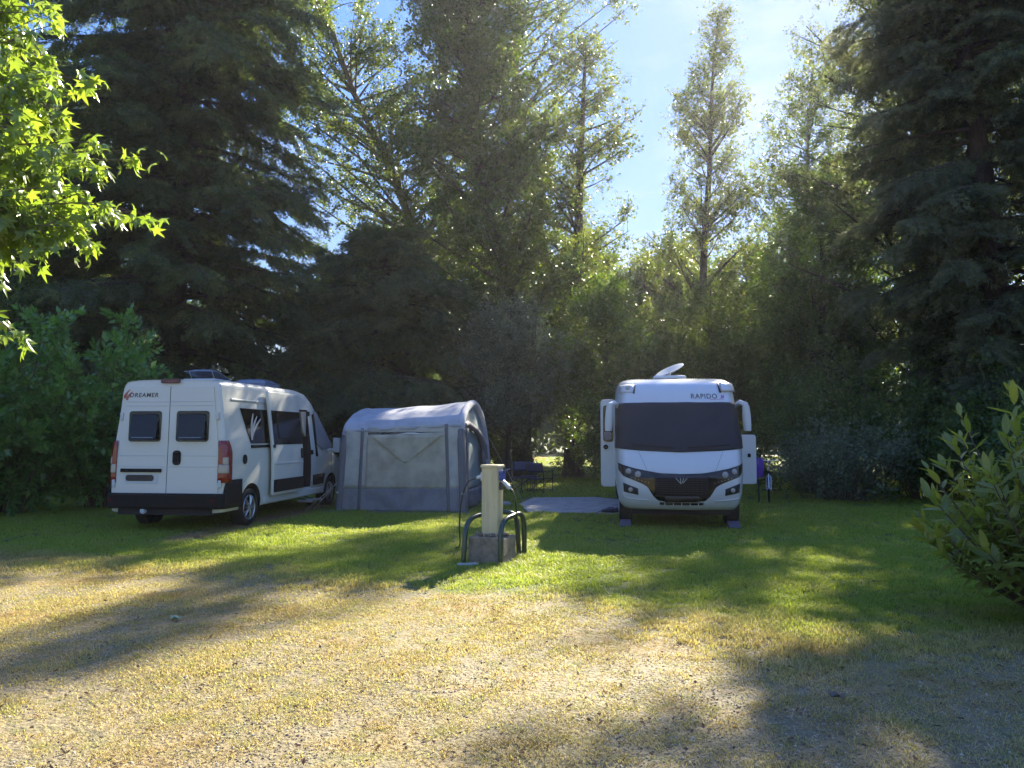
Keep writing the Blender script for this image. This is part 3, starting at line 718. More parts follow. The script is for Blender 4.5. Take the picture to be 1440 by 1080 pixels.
# shrubs
SG = 'shrubs under the pines'
bush('shrub', 'tallest dense shrub right of the motorhome beside the bicycle', 'shrub', 8.7, 21.8, 1.9, 1.5, 3.9, 1500, .10, M['leaf_dark'], 41, SG, 34)
bush('shrub', 'grey green low shrub spreading in front of the shrubs right of the motorhome', 'shrub', 8.2, 19.3, 1.6, 1.0, 1.9, 1000, .085, M['leaf_dusty'], 42, SG, 30)
bush('shrub', 'dark shrub between the grey green shrub and the right hand pine trunk', 'shrub', 10.6, 20.0, 1.9, 1.4, 3.3, 1500, .10, M['leaf_dark'], 43, SG, 34)
bush('shrub', 'dark shrub at the foot of the pines behind the near laurel', 'shrub', 11.6, 17.8, 1.9, 1.5, 3.1, 1500, .10, M['leaf_dark'], 44, SG, 34)
bush('shrub', 'dark shrub hard against the right edge behind the near laurel', 'shrub', 11.0, 14.8, 1.5, 1.6, 3.0, 1300, .10, M['leaf_dark'], 45, SG, 30)
BG = 'undergrowth shrubs among the trunks'
for i, (x, y, rx, h, lb) in enumerate([(-3.5, 31.5, 2.0, 3.0, 'low dark shrub behind the awning'), (-1.6, 29.5, 1.3, 2.4, 'low shrub left of the ivy clad trunk'), (4.3, 31.5, 1.2, 1.9, 'low shrub right of the alder trunk'),
                                       (5.6, 29.5, 1.7, 2.8, 'low shrub hidden behind the left flank of the motorhome'), (-9.0, 28.0, 2.2, 3.2, 'low shrub under the huge conifer'), (-13.0, 21.0, 1.8, 3.0, 'low shrub between laurel hedge and conifer trunk')]):
    bush('shrub', lb, 'shrub', x, y, rx, 1.3, h, 1000, .12, M['leaf_dark'], 60 + i, BG)
LG = 'laurel bushes on the left'
bush('laurel_bush', 'tall laurel bush touching the left flank of the camper van', 'laurel bush', -9.3, 17.7, 1.8, 1.6, 3.9, 1900, .155, M['leaf_laurel'], 71, LG, 42, 'whorl', shoots=12, flat=.45)
bush('laurel_bush', 'glossy laurel bush in the middle of the left hedge', 'laurel bush', -10.6, 16.2, 1.8, 1.6, 4.0, 1900, .155, M['leaf_laurel'], 72, LG, 42, 'whorl', shoots=12, flat=.45)
bush('laurel_bush', 'laurel bush cut by the left edge of the picture', 'laurel bush', -11.6, 14.4, 1.6, 1.7, 4.0, 1700, .155, M['leaf_laurel'], 73, LG, 40, 'whorl', shoots=12, flat=.45)

# distant wood and meadow hedge: one far mass
def woods():
    g = np.random.default_rng(90); P = []; A = []; SZ = []
    for i in range(46):
        x = -75 + i * 3.4 + g.normal(0, 1); y = 72 + g.uniform(-6, 14); h = g.uniform(5.5, 10.5) ; n = 1500; r = g.uniform(2.2, 3.8)
        u = g.normal(size=(n, 3)); u /= np.linalg.norm(u, axis=1, keepdims=True); rr = g.uniform(.45, 1, (n, 1)) ** .5
        p = u * rr * np.array([r, r, h * .5]) * (1 + .25 * np.sin(u[:, :1] * 7 + i)) + np.array([x, y, h * .52]); P.append(p); A.append(u + g.normal(0, .6, (n, 3))); SZ.append(g.uniform(.3, .7, n))
    P, A, SZ = np.concatenate(P), np.concatenate(A), np.concatenate(SZ); k = P[:, 2] > .1
    v, f = scatter(DIAMOND[0], DIAMOND[1], P[k], A[k], SZ[k], g, .3, 1.4)
    me = np_mesh('distant_woods', v, f, 3); me.materials.append(M['leaf_far'])
    tag(link('distant_woods', me), 'sunlit far wood seen in gaps between the trunks', 'woods', kind='stuff')
woods()

# ------------------------------------------------------------------ lettering
def text_mesh(txt, mat_, mapfn, size=1.0, xs=1.0, shear=0.0, thick=0.0, space=1.12):
    cu = bpy.data.curves.new('lettering', 'FONT'); cu.body = txt; cu.size = size; cu.shear = shear; cu.offset = thick; cu.resolution_u = 3; cu.space_character = space
    o = bpy.data.objects.new('lettering', cu); COL.objects.link(o)
    bpy.context.view_layer.update()
    me = bpy.data.meshes.new_from_object(o.evaluated_get(bpy.context.evaluated_depsgraph_get()))
    bpy.data.objects.remove(o)
    w = max(v.co.x for v in me.vertices)
    for v in me.vertices: v.co = Vector(mapfn(v.co.x * xs, v.co.y))
    me.materials.clear(); me.materials.append(mat_); me.update(); return me

def make_wheel(parent, x, y, z, r, wd, side, rim_mat=None, spokes=5):
    """tyre with a rim; x is the outer face, side +1 faces local +X"""
    Mx = Matrix.Translation((x, y, z)) @ Matrix.Rotation(R(90 * side), 4, 'Y')      # lathe axis z -> outward
    t = MB(); rr = r * .66
    t.lathe([(rr, -wd), (r * .9, -wd), (r * .985, -wd * .93), (r, -wd * .8), (r, -wd * .2), (r * .985, -wd * .07), (r * .93, 0), (r * .72, .004), (rr, -.012), (rr, -wd)], 32, Mx)
    ty = t.build('tyre', M['rubber'], parent, 40)
    k = MB()
    k.lathe([(rr, -.012), (rr * .97, .0), (rr * .90, -.012), (rr * .88, -.08)], 28, Mx)
    k.lathe([(.001, .012), (rr * .22, .012), (rr * .26, -.01), (rr * .26, -.06)], 14, Mx)
    for i in range(spokes):
        for da in (-.17, .17):
            a = 2 * math.pi * i / spokes + .3
            p0 = Mx @ Vector((rr * .2 * math.cos(a), rr * .2 * math.sin(a), .0)); p1 = Mx @ Vector((rr * .92 * math.cos(a + da), rr * .92 * math.sin(a + da), -.008))
            k.tube([p0, p1], [rr * .085, rr * .06], 6)
    rim = k.build('rim', rim_mat or M['silver'], ty, 40)
    d = MB(); d.lathe([(.001, -.085), (rr * .9, -.085)], 20, Mx); d.build('brake_disc', M['dark_metal'], ty, None)
    return ty

# ------------------------------------------------------------------ camper van
VW = 1.06
def van_x(z):                                        # half width of the side wall at height z
    return lerp_tab([(.3, VW - .05), (.5, VW - .005), (.9, VW), (1.3, VW - .005), (2.42, VW - .145), (2.6, VW - .16)], z)
def van_h(y): return lerp_tab([(-3.02, 2.57), (-2.9, 2.62), (-2.5, 2.645), (.3, 2.645), (.85, 2.58), (1.1, 2.44), (2.2, 1.34), (2.7, 1.14), (2.93, .98), (3.0, .82)], y)
def van_wy(y): return lerp_tab([(-3, 1.0), (2.1, 1.0), (2.6, .965), (3.0, .86)], y)
def rear_pt(x, z, off): return (x, -3.0 + .035 * (z - .6) - off, z)
def side_pt(y, z, off): return (van_x(z) + off, y, z)

def build_van():
    root = thing('camper_van', 'white panel camper van seen from behind with its side sliding door open', 'camper van', (-5.55, 16.36, 0), R(-7.5))
    def ring(y, lean=False, inset=0):
        H = van_h(y); wy = van_wy(y); pts = []
        zs = [.34, .42, .7, 1.0]; zs = [min(z, H - .2 + .02 * i) for i, z in enumerate(zs)]
        top = max(H - .17, zs[-1] + .02)
        zs += [zs[-1] + (top - zs[-1]) * k / 4 for k in (1, 2, 3, 4)]
        half = [(.80, .32)] + [(van_x(z) * wy - inset, z) for z in zs]
        xt = half[-1][0]
        half += [(xt - .025, top + (H - top) * .45), (xt - .075, top + (H - top) * .78), (xt - .16, H - .02), (xt - .35, H - .004), (0, H + .004)]
        full = half + [(-x, z) for x, z in reversed(half[:-1])]
        return [Vector((x, y + (.035 * (z - .6) if lean else 0), z)) for x, z in full]
    mb = MB(); ys = [-2.9, -2.7, -2.4, -2.0, -1.5, -1, -.4, .3, .6, .85, 1.0, 1.1, 1.4, 1.8, 2.2, 2.45, 2.7, 2.85, 2.93, 3.0]
    rings = [ring(-2.995, True, .035), ring(-2.96, True, .008)] + [ring(y) for y in ys]
    mb.loft(rings)
    b = mb.build('body', M['white_paint'], root, 32, recalc=True)
    # wheel arches and the doorway are cut out of the shell
    cut = MB()
    for y in (-2.0, 2.035):
        for s in (-1, 1): cut.lathe([(.42, -.22), (.42, .22)], 28, Matrix.Translation((s * .95, y, .36)) @ Matrix.Rotation(R(90), 4, 'Y'), caps=True)
    co = cut.build('arch_cutter', M['interior_dark'], root, recalc=True)
    cut2 = MB(); cut2.box((.78, .22, 1.37), (1.0, 1.16, 1.66)); co2 = cut2.build('door_cutter', M['interior_dark'], root, recalc=True)
    for c in (co, co2):
        m = b.modifiers.new('cut', 'BOOLEAN'); m.object = c; m.operation = 'DIFFERENCE'; m.solver = 'EXACT'; m.material_mode = 'TRANSFER'
    bake(b); b.data.set_sharp_from_angle(angle=R(32))
    for c in (co, co2): bpy.data.objects.remove(c)
    # doorway contents
    s = MB(); s.box((.62, .55, 1.15), (.5, .12, 1.1)); s.box((.62, .42, .80), (.5, .45, .14)); s.box((.62, .60, 1.78), (.28, .1, .2)); s.build('seat', M['upholstery'], root, None, .03)
    s = MB(); s.box((.60, -.05, 1.0), (.6, .35, .85)); s.build('kitchen_unit', M['cream_interior'], root, None, .01)
    s = MB(); s.prism([(.93, .775, 2.16), (.93, .775, 1.62), (.93, .62, 1.72), (.93, .50, 2.16)], (-.05, 0, 0)); s.build('interior_panel', M['cream_interior'], root)
    s = MB(); s.box((.93, .2, .52), (.2, 1.1, .05)); s.build('entry_sill', M['black_plastic'], root, None, .006)
    # rear doors
    zlo, zhi = .64, 2.50
    def dx(z): return van_x(z) - .115
    for sg in (-1, 1):
        d = MB()
        def fn(u, v):
            z = zlo + (zhi - zlo) * v; x0 = .005; x1 = dx(z); x = x0 + (x1 - x0) * u
            cor = 0
            return Vector(rear_pt(sg * x, z, .016))
        d.grid(fn, 1, 8); 
        if sg > 0: d.f = [tuple(reversed(f)) for f in d.f]
        d.f = [tuple(reversed(f)) for f in d.f]
        door = d.build('rear_door', M['white_paint'], root, None, .006, .03)
        # swage lines
        k = MB()
        for z, hh in ((2.235, .007), (2.165, .007), (1.30, .006), (1.11, .006)):
            k = MB(); k.prism([rear_pt(sg * .02, z - hh, .0155), rear_pt(sg * (dx(z) - .015), z - hh, .0155), rear_pt(sg * (dx(z) - .015), z + hh, .0155), rear_pt(sg * .02, z + hh, .0155)], (0, -.006, 0))
            k.build('swage_line', M['white_plastic'], door, None, .003)
        k = MB(); cx = sg * .44
        k.prism([rear_pt(x, z, .014) for x, z in rrect(cx, 1.805, .60, .53, .05)], (0, -.016, 0)); w = k.build('window', M['black_gloss'], door, None, .004)
        k = MB(); k.prism([rear_pt(x, z, .031) for x, z in rrect(cx, 1.815, .50, .42, .04)], (0, -.003, 0)); k.build('opening', M['interior_dark'], w)
        # top-hung pane, tilted out on two stays
        a = R(9); hz = 2.025
        def tilt(x, q, o=0): return Vector((cx + x, -3.0 + .035 * (hz - .6) - .036 - math.sin(a) * q - o, hz - math.cos(a) * q))
        k = MB(); k.prism([tilt(x, -z + .235) for x, z in rrect(0, -.005, .50, .44, .045)], (0, -.008, 0)); k.build('pane', M['acrylic'], w, None, .003)
        k = MB(); k.tube([tilt(-.20, .42, .010), tilt(.20, .42, .010)], .005, 6); 
        k.build('pane_bar', M['silver'], w)
        for xs_ in (-.20, .21):
            k = MB(); k.tube([Vector(rear_pt(cx + xs_ + .05, 1.95, .035)), tilt(xs_ - .05, .41, -.004)], .004, 5); k.build('stay', M['silver'], w)
        for hz2 in (1.98, .82):
            k = MB(); k.box(rear_pt(sg * (dx(hz2) + .03), hz2, .012), (.06, .05, .13)); k.build('hinge', M['white_plastic'], door, None, .012)
    # seam between the doors
    k = MB(); k.prism([rear_pt(-.006, zlo, .006), rear_pt(.006, zlo, .006), rear_pt(.006, zhi, .006), rear_pt(-.006, zhi, .006)], (0, -.004, 0)); k.build('door_seal', M['black_plastic'], root)
    k = MB(); k.prism([rear_pt(x, z, .016) for x, z in rrect(.175, 1.265, .145, .25, .055)], (0, -.02, 0)); k.build('door_handle', M['black_plastic'], root, None, .006)
    k = MB(); k.prism([rear_pt(x, z, .016) for x, z in rrect(-.47, 1.045, .75, .06, .01)], (0, -.035, 0)); k.build('plate_lamp_bar', M['black_plastic'], root, None, .006)
    k = MB(); k.prism([rear_pt(x, z, .016) for x, z in rrect(-.46, .90, .62, .16, .03)], (0, -.006, 0)); k.build('plate_holder', M['white_plastic'], root, None, .003)
    k = MB(); k.prism([rear_pt(x, z, .022) for x, z in rrect(-.49, .915, .52, .105, .045)], (0, -.008, 0)); k.build('number_plate', M['plate_brown'], root, None, .002)
    k = MB(); k.prism([rear_pt(x, z, .014) for x, z in rrect(0, 2.59, .36, .075, .03)], (0, -.03, 0)); k.build('brake_light', M['dark_red_lens'], root, None, .01)
    # tail lamps wrap round the corners
    for sg in (-1, 1):
        def lamp(name, z0, z1, x0, wrap, off, mt):
            q = MB()
            def fn(u, v):
                z = z0 + (z1 - z0) * v; xs_ = van_x(z); e = .5 - .5 * math.cos(math.pi * min(1, v * 1.0)); cut_ = wrap * (1 - .55 * max(0, (v - .72) / .28) ** 2)
                L1 = xs_ - .03 - x0; T = L1 + cut_; t = u * T
                if t < L1: return Vector((sg * (x0 + t), -3.0 + .035 * (z - .6) - off, z))
                return Vector((sg * (xs_ + off), -3.0 + .035 * (z - .6) + .03 + (t - L1), z))
            q.grid(fn, 14, 8)
            if sg < 0: q.f = [tuple(reversed(f)) for f in q.f]
            return q.build(name, mt, root, 50, 0, -.012 if False else .012)
        lamp('tail_lamp', .84, 1.56, VW - .125, .16, .030, M['red_lens'])
        lamp('reversing_lens', 1.0, 1.15, VW - .115, .045, .034, M['clear_lens'])
        lamp('lamp_lens', 1.155, 1.27, VW - .035, .02, .034, M['clear_lens'])
    # rear bumper
    q = MB()
    def bump(u, v):
        z = .40 + .26 * v; t = -1 + 2 * u; s_ = 1 if t > 0 else -1; a = abs(t)
        if a < .62: return Vector((s_ * a / .62 * (VW - .06), -3.10, z + (.0 if a < .55 else .0)))
        if a < .68: return Vector((s_ * (VW - .06 + .085 * (a - .62) / .06), -3.10 + .09 * (a - .62) / .06, z))
        zz = z + (.22 * v) * min(1, (a - .68) / .02)
        return Vector((s_ * (VW + .027), -3.01 + .60 * (a - .68) / .32, zz))
    q.grid(bump, 50, 5); q.build('rear_bumper', M['black_plastic'], root, 40, 0, .05)
    q = MB(); q.box((0, -3.0, .645), (1.98, .18, .02)); q.build('bumper_step', M['black_plastic'], root, None, .008)
    q = MB(); q.box((0, -2.8, .36), (1.7, .5, .14)); q.box((0, 0, .36), (1.2, 4.6, .10)); q.build('underbody', M['interior_dark'], root)
    q = MB(); q.tube([(-.35, -2.95, .36), (-.35, -3.12, .34)], .035, 10); q.box((-.35, -3.13, .36), (.07, .03, .07)); q.build('tow_socket', M['white_plastic'], root, None, .01)
    for sg in (-1, 1):
        q = MB(); q.box((sg * .93, -3.155, .55), (.07, .012, .04)); q.build('reflector', M['dark_red_lens'], root)
    # right side
    q = MB(); q.prism([side_pt(y, z, .002) for y, z in [(-2.32, 2.14), (-1.10, 2.14), (-1.10, 1.50), (-2.02, 1.50)]], (.014, 0, 0)); sw = q.build('side_window', M['dark_window'], root, None, .01)
    for i in range(3):      # pale swoosh decal on the glass
        q = MB(); n = 9; a = []; c = []
        for k in range(n):
            t = k / (n - 1); yy = -2.00 + .02 * i + (.16 + .13 * i) * t ** 1.8; zz = 1.56 + .50 * t - .045 * i * t
            wd_ = .012 + .07 * math.sin(math.pi * min(1, t * 1.0)) * (.6 + .4 * t); a.append((yy - wd_ / 2, zz)); c.append((yy + wd_ / 2, zz - .02 * t))
        for k in range(n - 1): q.prism([side_pt(*a[k], .0175), side_pt(*c[k], .0175), side_pt(*c[k + 1], .0175), side_pt(*a[k + 1], .0175)], (.002, 0, 0))
        q.build('decal', M['decal_white'], sw)
    q = MB(); q.prism([side_pt(-2.62, 2.27, .0), side_pt(-1.05, 2.27, .0), side_pt(-1.05, 2.30, .0), side_pt(-2.62, 2.30, .0)], (.022, 0, 0)); q.build('awning_rail', M['white_plastic'], root, None, .006)
    q = MB(); q.prism([side_pt(y, z, .002) for y, z in [(-2.02, 1.42), (-1.1, 1.42), (-1.1, 1.47), (-2.02, 1.47)]], (.02, 0, 0)); q.build('slide_rail', M['black_plastic'], root, None, .004)
    q = MB(); q.prism([side_pt(y, z, .001) for y, z in rrect(-2.28, 1.22, .16, .17, .075, 6)], (.012, 0, 0)); q.build('fuel_flap', M['black_plastic'], root, None, .004)
    # sliding door, run back along its rail
    y0, y1 = -1.34, .10
    q = MB(); q.grid(lambda u, v: Vector((van_x(.50 + 2.0 * v) + .115, y0 + (y1 - y0) * u, .50 + 2.0 * v)), 6, 14)
    sd = q.build('sliding_door', M['white_paint'], root, 30, .012, .055)
    def dpt(y, z, o): return (van_x(z) + .115 + o, y, z)
    q = MB(); q.prism([dpt(y, z, .001) for y, z in [(y0 + .06, 2.13), (y1 - .03, 2.13), (y1 - .03, 1.47), (y0 + .06, 1.47)]], (.010, 0, 0)); dw = q.build('door_window', M['dark_window'], sd, None, .008)
    q = MB(); q.prism([dpt(y, z, .0125) for y, z in rrect((y0 + y1) / 2 + .04, 1.82, .98, .46, .05)], (.016, 0, 0)); q.build('window_pane', M['black_gloss'], dw, None, .006)
    q = MB(); q.prism([dpt(y, z, .0) for y, z in [(y0 + .02, .80), (y1 - .01, .80), (y1 - .01, .56), (y0 + .02, .56)]], (.022, 0, 0)); q.build('rubbing_panel', M['black_plastic'], sd, None, .01)
    q = MB(); q.prism([dpt(y, z, .0) for y, z in [(y0 + .02, 1.085), (y1 - .02, 1.085), (y1 - .02, 1.125), (y0 + .02, 1.125)]], (.010, 0, 0)); q.build('swage_line', M['white_plastic'], sd, None, .004)
    q = MB(); q.prism([dpt(y, z, .0) for y, z in rrect(y1 - .09, 1.28, .085, .21, .035)], (.02, 0, 0)); q.build('handle', M['black_plastic'], sd, None, .006)
    q = MB(); q.box((van_x(1.3) + .06, y0 + .05, 1.44), (.12, .08, .06)); q.build('runner', M['dark_metal'], sd, None, .005)
    # sill and step
    q = MB(); q.prism([(VW - .03, -1.5, .36), (VW - .03, 1.55, .36), (VW - .03, 1.55, .49), (VW - .03, -1.5, .49)], (.035, 0, 0)); q.build('side_sill', M['white_paint'], root, None, .012)
    q = MB(); q.box((1.20, .42, .27), (.32, .62, .04)); q.build('entry_step', M['silver'], root, None, .01)
    q = MB(); q.tube([(.9, .25, .36), (1.2, .25, .28)], .015, 6); q.build('step_arm', M['dark_metal'], root); q = MB(); q.tube([(.9, .6, .36), (1.2, .6, .28)], .015, 6); q.build('step_arm', M['dark_metal'], root)
    # cab door, covered window, mirror, lower trim
    for y in (.83, 2.02):
        q = MB(); zt = min(2.3, van_h(y) - .25); q.prism([side_pt(y - .006, .58, .0), side_pt(y + .006, .58, .0), side_pt(y + .006, zt, .0), side_pt(y - .006, zt, .0)], (.002, 0, 0)); q.build('door_gap', M['black_plastic'], root)
    q = MB(); q.prism([side_pt(y, z, .004) for y, z in [(1.10, 2.20), (1.28, 2.16), (2.02, 1.44), (1.98, 1.36), (1.42, 1.32), (1.12, 1.46)]], (.02, 0, 0)); q.build('window_blind', M['silver_blind'], root, None, .012)
    q = MB(); q.prism([side_pt(y, z, .002) for y, z in [(1.02, 2.12), (1.10, 2.12), (1.14, 1.18), (1.06, 1.18)]], (.03, 0, 0)); q.build('blind_strap', M['black_plastic'], root, None, .006)
    q = MB(); q.prism([side_pt(y, z, .0) for y, z in [(.90, .78), (1.58, .80), (1.50, .56), (.90, .56)]], (.022, 0, 0)); q.build('lower_trim', M['black_plastic'], root, None, .01)
    for z in (1.28, 2.12):
        q = MB(); q.box((van_x(z) + .01, .83, z), (.04, .06, .10)); q.build('door_hinge', M['black_plastic'], root, None, .006)
    q = MB(); q.tube([(VW - .05, 1.78, 1.30), (VW + .12, 1.80, 1.32)], .035, 8); q.box((VW + .19, 1.84, 1.42), (.15, .10, .34)); q.build('wing_mirror', M['white_plastic'], root, None, .03, seg=3)
    q = MB(); q.prism([(-.8, 1.16, 2.40), (.8, 1.16, 2.40), (.92, 2.16, 1.40), (-.92, 2.16, 1.40)], (0, .03, .03)); q.build('windscreen', M['dark_window'], root)
    q = MB(); q.box((0, 2.93, .45), (1.9, .2, .3)); q.build('front_bumper', M['black_plastic'], root, None, .05)
    for y in (-2.0, 2.035):
        for sg in (-1, 1): make_wheel(root, sg * (VW - .03), y, .345, .345, .23, sg)
    # roof gear
    q = MB(); q.box((.12, -1.95, 2.66), (.62, .62, .05)); q.build('skylight_base', M['white_plastic'], root, None, .02)
    q = MB(); q.grid(lambda u, v: Vector((.12 + (u - .5) * .62, -2.22 + v * .58, 2.70 + .06 * (1 - (2 * u - 1) ** 4) * (1 - (2 * v - 1) ** 4) ** .5 + .16 * (1 - v) * 0 + .13 * (1 - v)) ), 10, 8); q.build('skylight_dome', M['smoke_acrylic'], root, 50, 0, .012)
    for x in (-.10, .34):
        q = MB(); q.tube([(x, -2.1, 2.68), (x, -2.2, 2.82)], .008, 5); q.build('skylight_strut', M['silver'], root)
    q = MB(); q.box((.30, -.35, 2.67), (.72, .72, .05)); q.grid(lambda u, v: Vector((.30 + (u - .5) * .7, -.7 + v * .7, 2.70 + .10 * (1 - (2 * u - 1) ** 4) ** .5 * (1 - (2 * v - 1) ** 4) ** .5)), 10, 10); q.build('roof_vent', M['smoke_acrylic'], root, 40)
    # maker's lettering, upper left rear door
    me = text_mesh('DREAMER', M['decal_dark'], lambda x, y: rear_pt(-.765 + x, 2.315 + y, .0185), size=.105, xs=1.08, shear=.15, thick=.002)
    o = link('lettering', me, root)
    for i in range(2):
        q = MB(); n = 8; a = []; c = []
        for k in range(n):
            t = k / (n - 1); x = -.86 + .05 * i + .10 * t ** 1.8; z = 2.30 + .15 * t - .035 * i; wd_ = .006 + .016 * math.sin(math.pi * (t * .8 + .2)); a.append((x - wd_, z)); c.append((x + wd_, z - .006))
        for k in range(n - 1): q.prism([rear_pt(*a[k], .0165), rear_pt(*c[k], .0165), rear_pt(*c[k + 1], .0165), rear_pt(*a[k + 1], .0165)], (0, -.002, 0))
        q.build('swoosh', M['decal_red'], root)
    return root
build_van()

# ------------------------------------------------------------------ motorhome
def mh_yf(z): return lerp_tab([(.34, 3.50), (.40, 3.58), (.5, 3.65), (.65, 3.70), (.9, 3.70), (1.1, 3.66), (1.34, 3.56), (1.6, 3.40), (1.9, 3.19), (2.22, 2.96), (2.4, 2.86), (2.52, 2.76), (2.61, 2.62), (2.67, 2.42), (2.71, 2.1)], z)
def mh_w(z): return 1.025 * lerp_tab([(.34, 1.00), (.42, 1.05), (.6, 1.085), (.9, 1.105), (1.4, 1.12), (2.2, 1.095), (2.5, 1.07), (2.62, 1.05), (2.71, 1.0)], z)
def mh_s(u, z):
    a = abs(u); e = max(0, (a - .80) / .20)
    return Vector((mh_w(z) * u * (1 - .02 * e * e), mh_yf(z) - .20 * a * a - .42 * e ** 2.4, z))
def mh_p(u, z, off):
    p = mh_s(u, z); du = mh_s(u + .01, z) - mh_s(u - .01, z); dz = mh_s(u, z + .01) - mh_s(u, z - .01)
    n = du.cross(dz); n.normalize()
    if n.y < 0: n = -n
    return p + n * off

def build_motorhome():
    root = thing('motorhome', 'big white integrated motorhome facing the camera with a dark windscreen cover', 'motorhome', (3.414, 16.96, .02), R(172))
    us = [-1, -.985, -.96, -.93, -.9, -.86, -.82, -.76, -.68, -.58, -.46, -.33, -.17, 0]; us = us + [-u for u in reversed(us[:-1])]
    zs = [.34, .37, .40, .45, .5, .58, .65, .78, .9, 1.0, 1.1, 1.22, 1.34, 1.47, 1.6, 1.75, 1.9, 2.06, 2.22, 2.31, 2.40, 2.46, 2.52, 2.57, 2.61, 2.64, 2.67, 2.69, 2.71]
    mb = MB(); rings = []
    for z in zs:
        f = [mh_s(u, z) for u in us]; y1 = f[-1].y; w = mh_w(z)
        wb = lerp_tab([(.34, 1.08), (.5, 1.15), (2.3, 1.16), (2.6, 1.13), (2.71, 1.05)], z)
        side = [Vector((w + (wb - w) * min(1, k / 3), y1 + (-3.7 - y1) * t, z)) for k, t in ((1, .08), (2, .16), (3, .26), (3, .6), (3, 1.0))]
        rings.append(f + side + [Vector((-p.x, p.y, p.z)) for p in reversed(side)])
    for k, sc in ((1, .93), (2, .6)):
        c = Vector((0, -.8, 0)); r0 = rings[len(zs) - 1]
        rings.append([Vector((p.x * sc, c.y + (p.y - c.y) * sc, 2.71 + .022 * k)) for p in r0])
    mb.loft(rings); mb.f = [tuple(reversed(f)) for f in mb.f]
    b = mb.build('body', M['coach_paint'], root, 50, recalc=True)
    cut = MB()
    for y in (2.62, -1.6):
        for s in (-1, 1): cut.lathe([(.43, -.2), (.43, .2)], 26, Matrix.Translation((s * 1.08, y, .36)) @ Matrix.Rotation(R(90), 4, 'Y'), caps=True)
    co = cut.build('arch_cutter', M['interior_dark'], root, recalc=True); m = b.modifiers.new('cut', 'BOOLEAN'); m.object = co; m.operation = 'DIFFERENCE'; m.solver = 'EXACT'; m.material_mode = 'TRANSFER'
    bake(b); b.data.set_sharp_from_angle(angle=R(50)); bpy.data.objects.remove(co)

    def sheet(name, mt, fn, nu, nv, off=.006, th=.012, parent=root, smooth=40, wob=0):
        q = MB(); q.grid(lambda u, v: mh_p(*fn(u, v), off + (wob * math.sin(u * 23 + v * 4) * math.sin(v * 9) if wob else 0)), nu, nv)
        q.f = [tuple(reversed(f)) for f in q.f]
        return q.build(name, mt, parent, smooth, 0, th)
    def band(u0, u1, top, bot):
        return lambda a, b_: (lambda u: (u, bot(u) + (top(u) - bot(u)) * b_))(u0 + (u1 - u0) * a)
    tab = lambda t: (lambda u: lerp_tab(t, abs(u)))
    # windscreen, cover and wipers
    sheet('windscreen', M['dark_window'], band(-.985, .985, lambda u: 2.225, tab([(0, 1.335), (.6, 1.36), (1, 1.40)])), 40, 8, .004)
    sheet('windscreen_cover', M['screen_cover'], band(-.992, .992, lambda u: 2.215, tab([(0, 1.335), (.6, 1.365), (1, 1.40)])), 60, 24, .022, .012, wob=.010)
    for sg in (-1, 1):
        q = MB(); q.tube([mh_p(sg * (.10 + .62 * t) , 1.39 + .05 * t, .05) for t in (0, .25, .5, .75, 1)], .011, 6); q.build('wiper', M['black_plastic'], root)
    # black front band with lamps and grille
    ftop = tab([(0, .955), (.3, .965), (.5, 1.0), (.7, 1.045), (.95, 1.13)])
    fbot = tab([(0, .49), (.2, .49), (.36, .51), (.42, .57), (.47, .66), (.51, .74), (.58, .79), (.72, .855), (.87, .92), (.95, 1.02)])
    fb = sheet('front_band', M['black_gloss'], band(-.95, .95, ftop, fbot), 90, 10, .005, .012)
    gr = sheet('grille', M['grille_black'], band(-.40, .40, lambda u: .915, lambda u: .575), 20, 6, .009, .01)
    q = MB()
    for i in range(9):
        z = .60 + i * .036; q.tube([mh_p(-.39 + .78 * k / 10, z, .024) for k in range(11)], .007, 5)
    for i in range(13):
        u = -.39 + .78 * i / 12; q.tube([mh_p(u, .585, .022), mh_p(u, .74, .022), mh_p(u, .905, .022)], .005, 4)
    q.build('grille_bars', M['black_plastic'], root)
    sheet('number_plate', M['plate_brown'], band(-.26, .26, lambda u: .60, lambda u: .50), 8, 2, .03, .01)
    q = MB()
    for dx_ in (-.035, 0, .035):
        q.tube([mh_p(dx_ * 1.4 - .03, .90, .034), mh_p(dx_ * .5 + .0, .815, .034)], .006, 5)
    q.tube([mh_p(.09, .90, .034), mh_p(.01, .80, .034)], .006, 5); q.build('emblem', M['silver'], root)
    # bonnet seams
    for sg in (-1, 1):
        sheet('bonnet_seam', M['black_plastic'], lambda a, b_: (sg * (.50 + .13 * b_) + .004 * (a - .5), 1.0 + .35 * b_), 1, 10, .0015, .003)
    sheet('bonnet_edge', M['black_plastic'], band(-.96, .96, tab([(0, .969), (.3, .979), (.5, 1.014), (.7, 1.059), (.96, 1.144)]), tab([(0, .955), (.3, .965), (.5, 1.0), (.7, 1.045), (.96, 1.13)])), 60, 1, .002, .004)
    # headlamps
    for sg in (-1, 1):
        def disc(name, u, z, r, mt, off=.02, dome=.02):
            c = mh_p(u, z, off); n = (mh_p(u, z, .1) - mh_p(u, z, 0)).normalized()
            Mx = Matrix.Translation(c) @ n.to_track_quat('Z', 'Y').to_matrix().to_4x4(); q_ = MB()
            q_.lathe([(r * 1.15, -.01), (r * 1.15, .004), (r, .006), (r * .98, .0), (r * .75, dome * .6), (r * .4, dome), (.001, dome * 1.1)], 18, Mx)
            return q_.build(name, mt, fb, 45)
        disc('headlamp', sg * .785, 1.005, .042, M['clear_lens']); disc('headlamp', sg * .645, .955, .046, M['clear_lens'])
        q = MB()
        for k in range(6):
            c = mh_p(sg * (.74 - .05 * k), .895 - .016 * k, .018); q = MB(); q.box(c, (.016, .014, .012)); q.build('running_light', M['clear_lens'], fb)
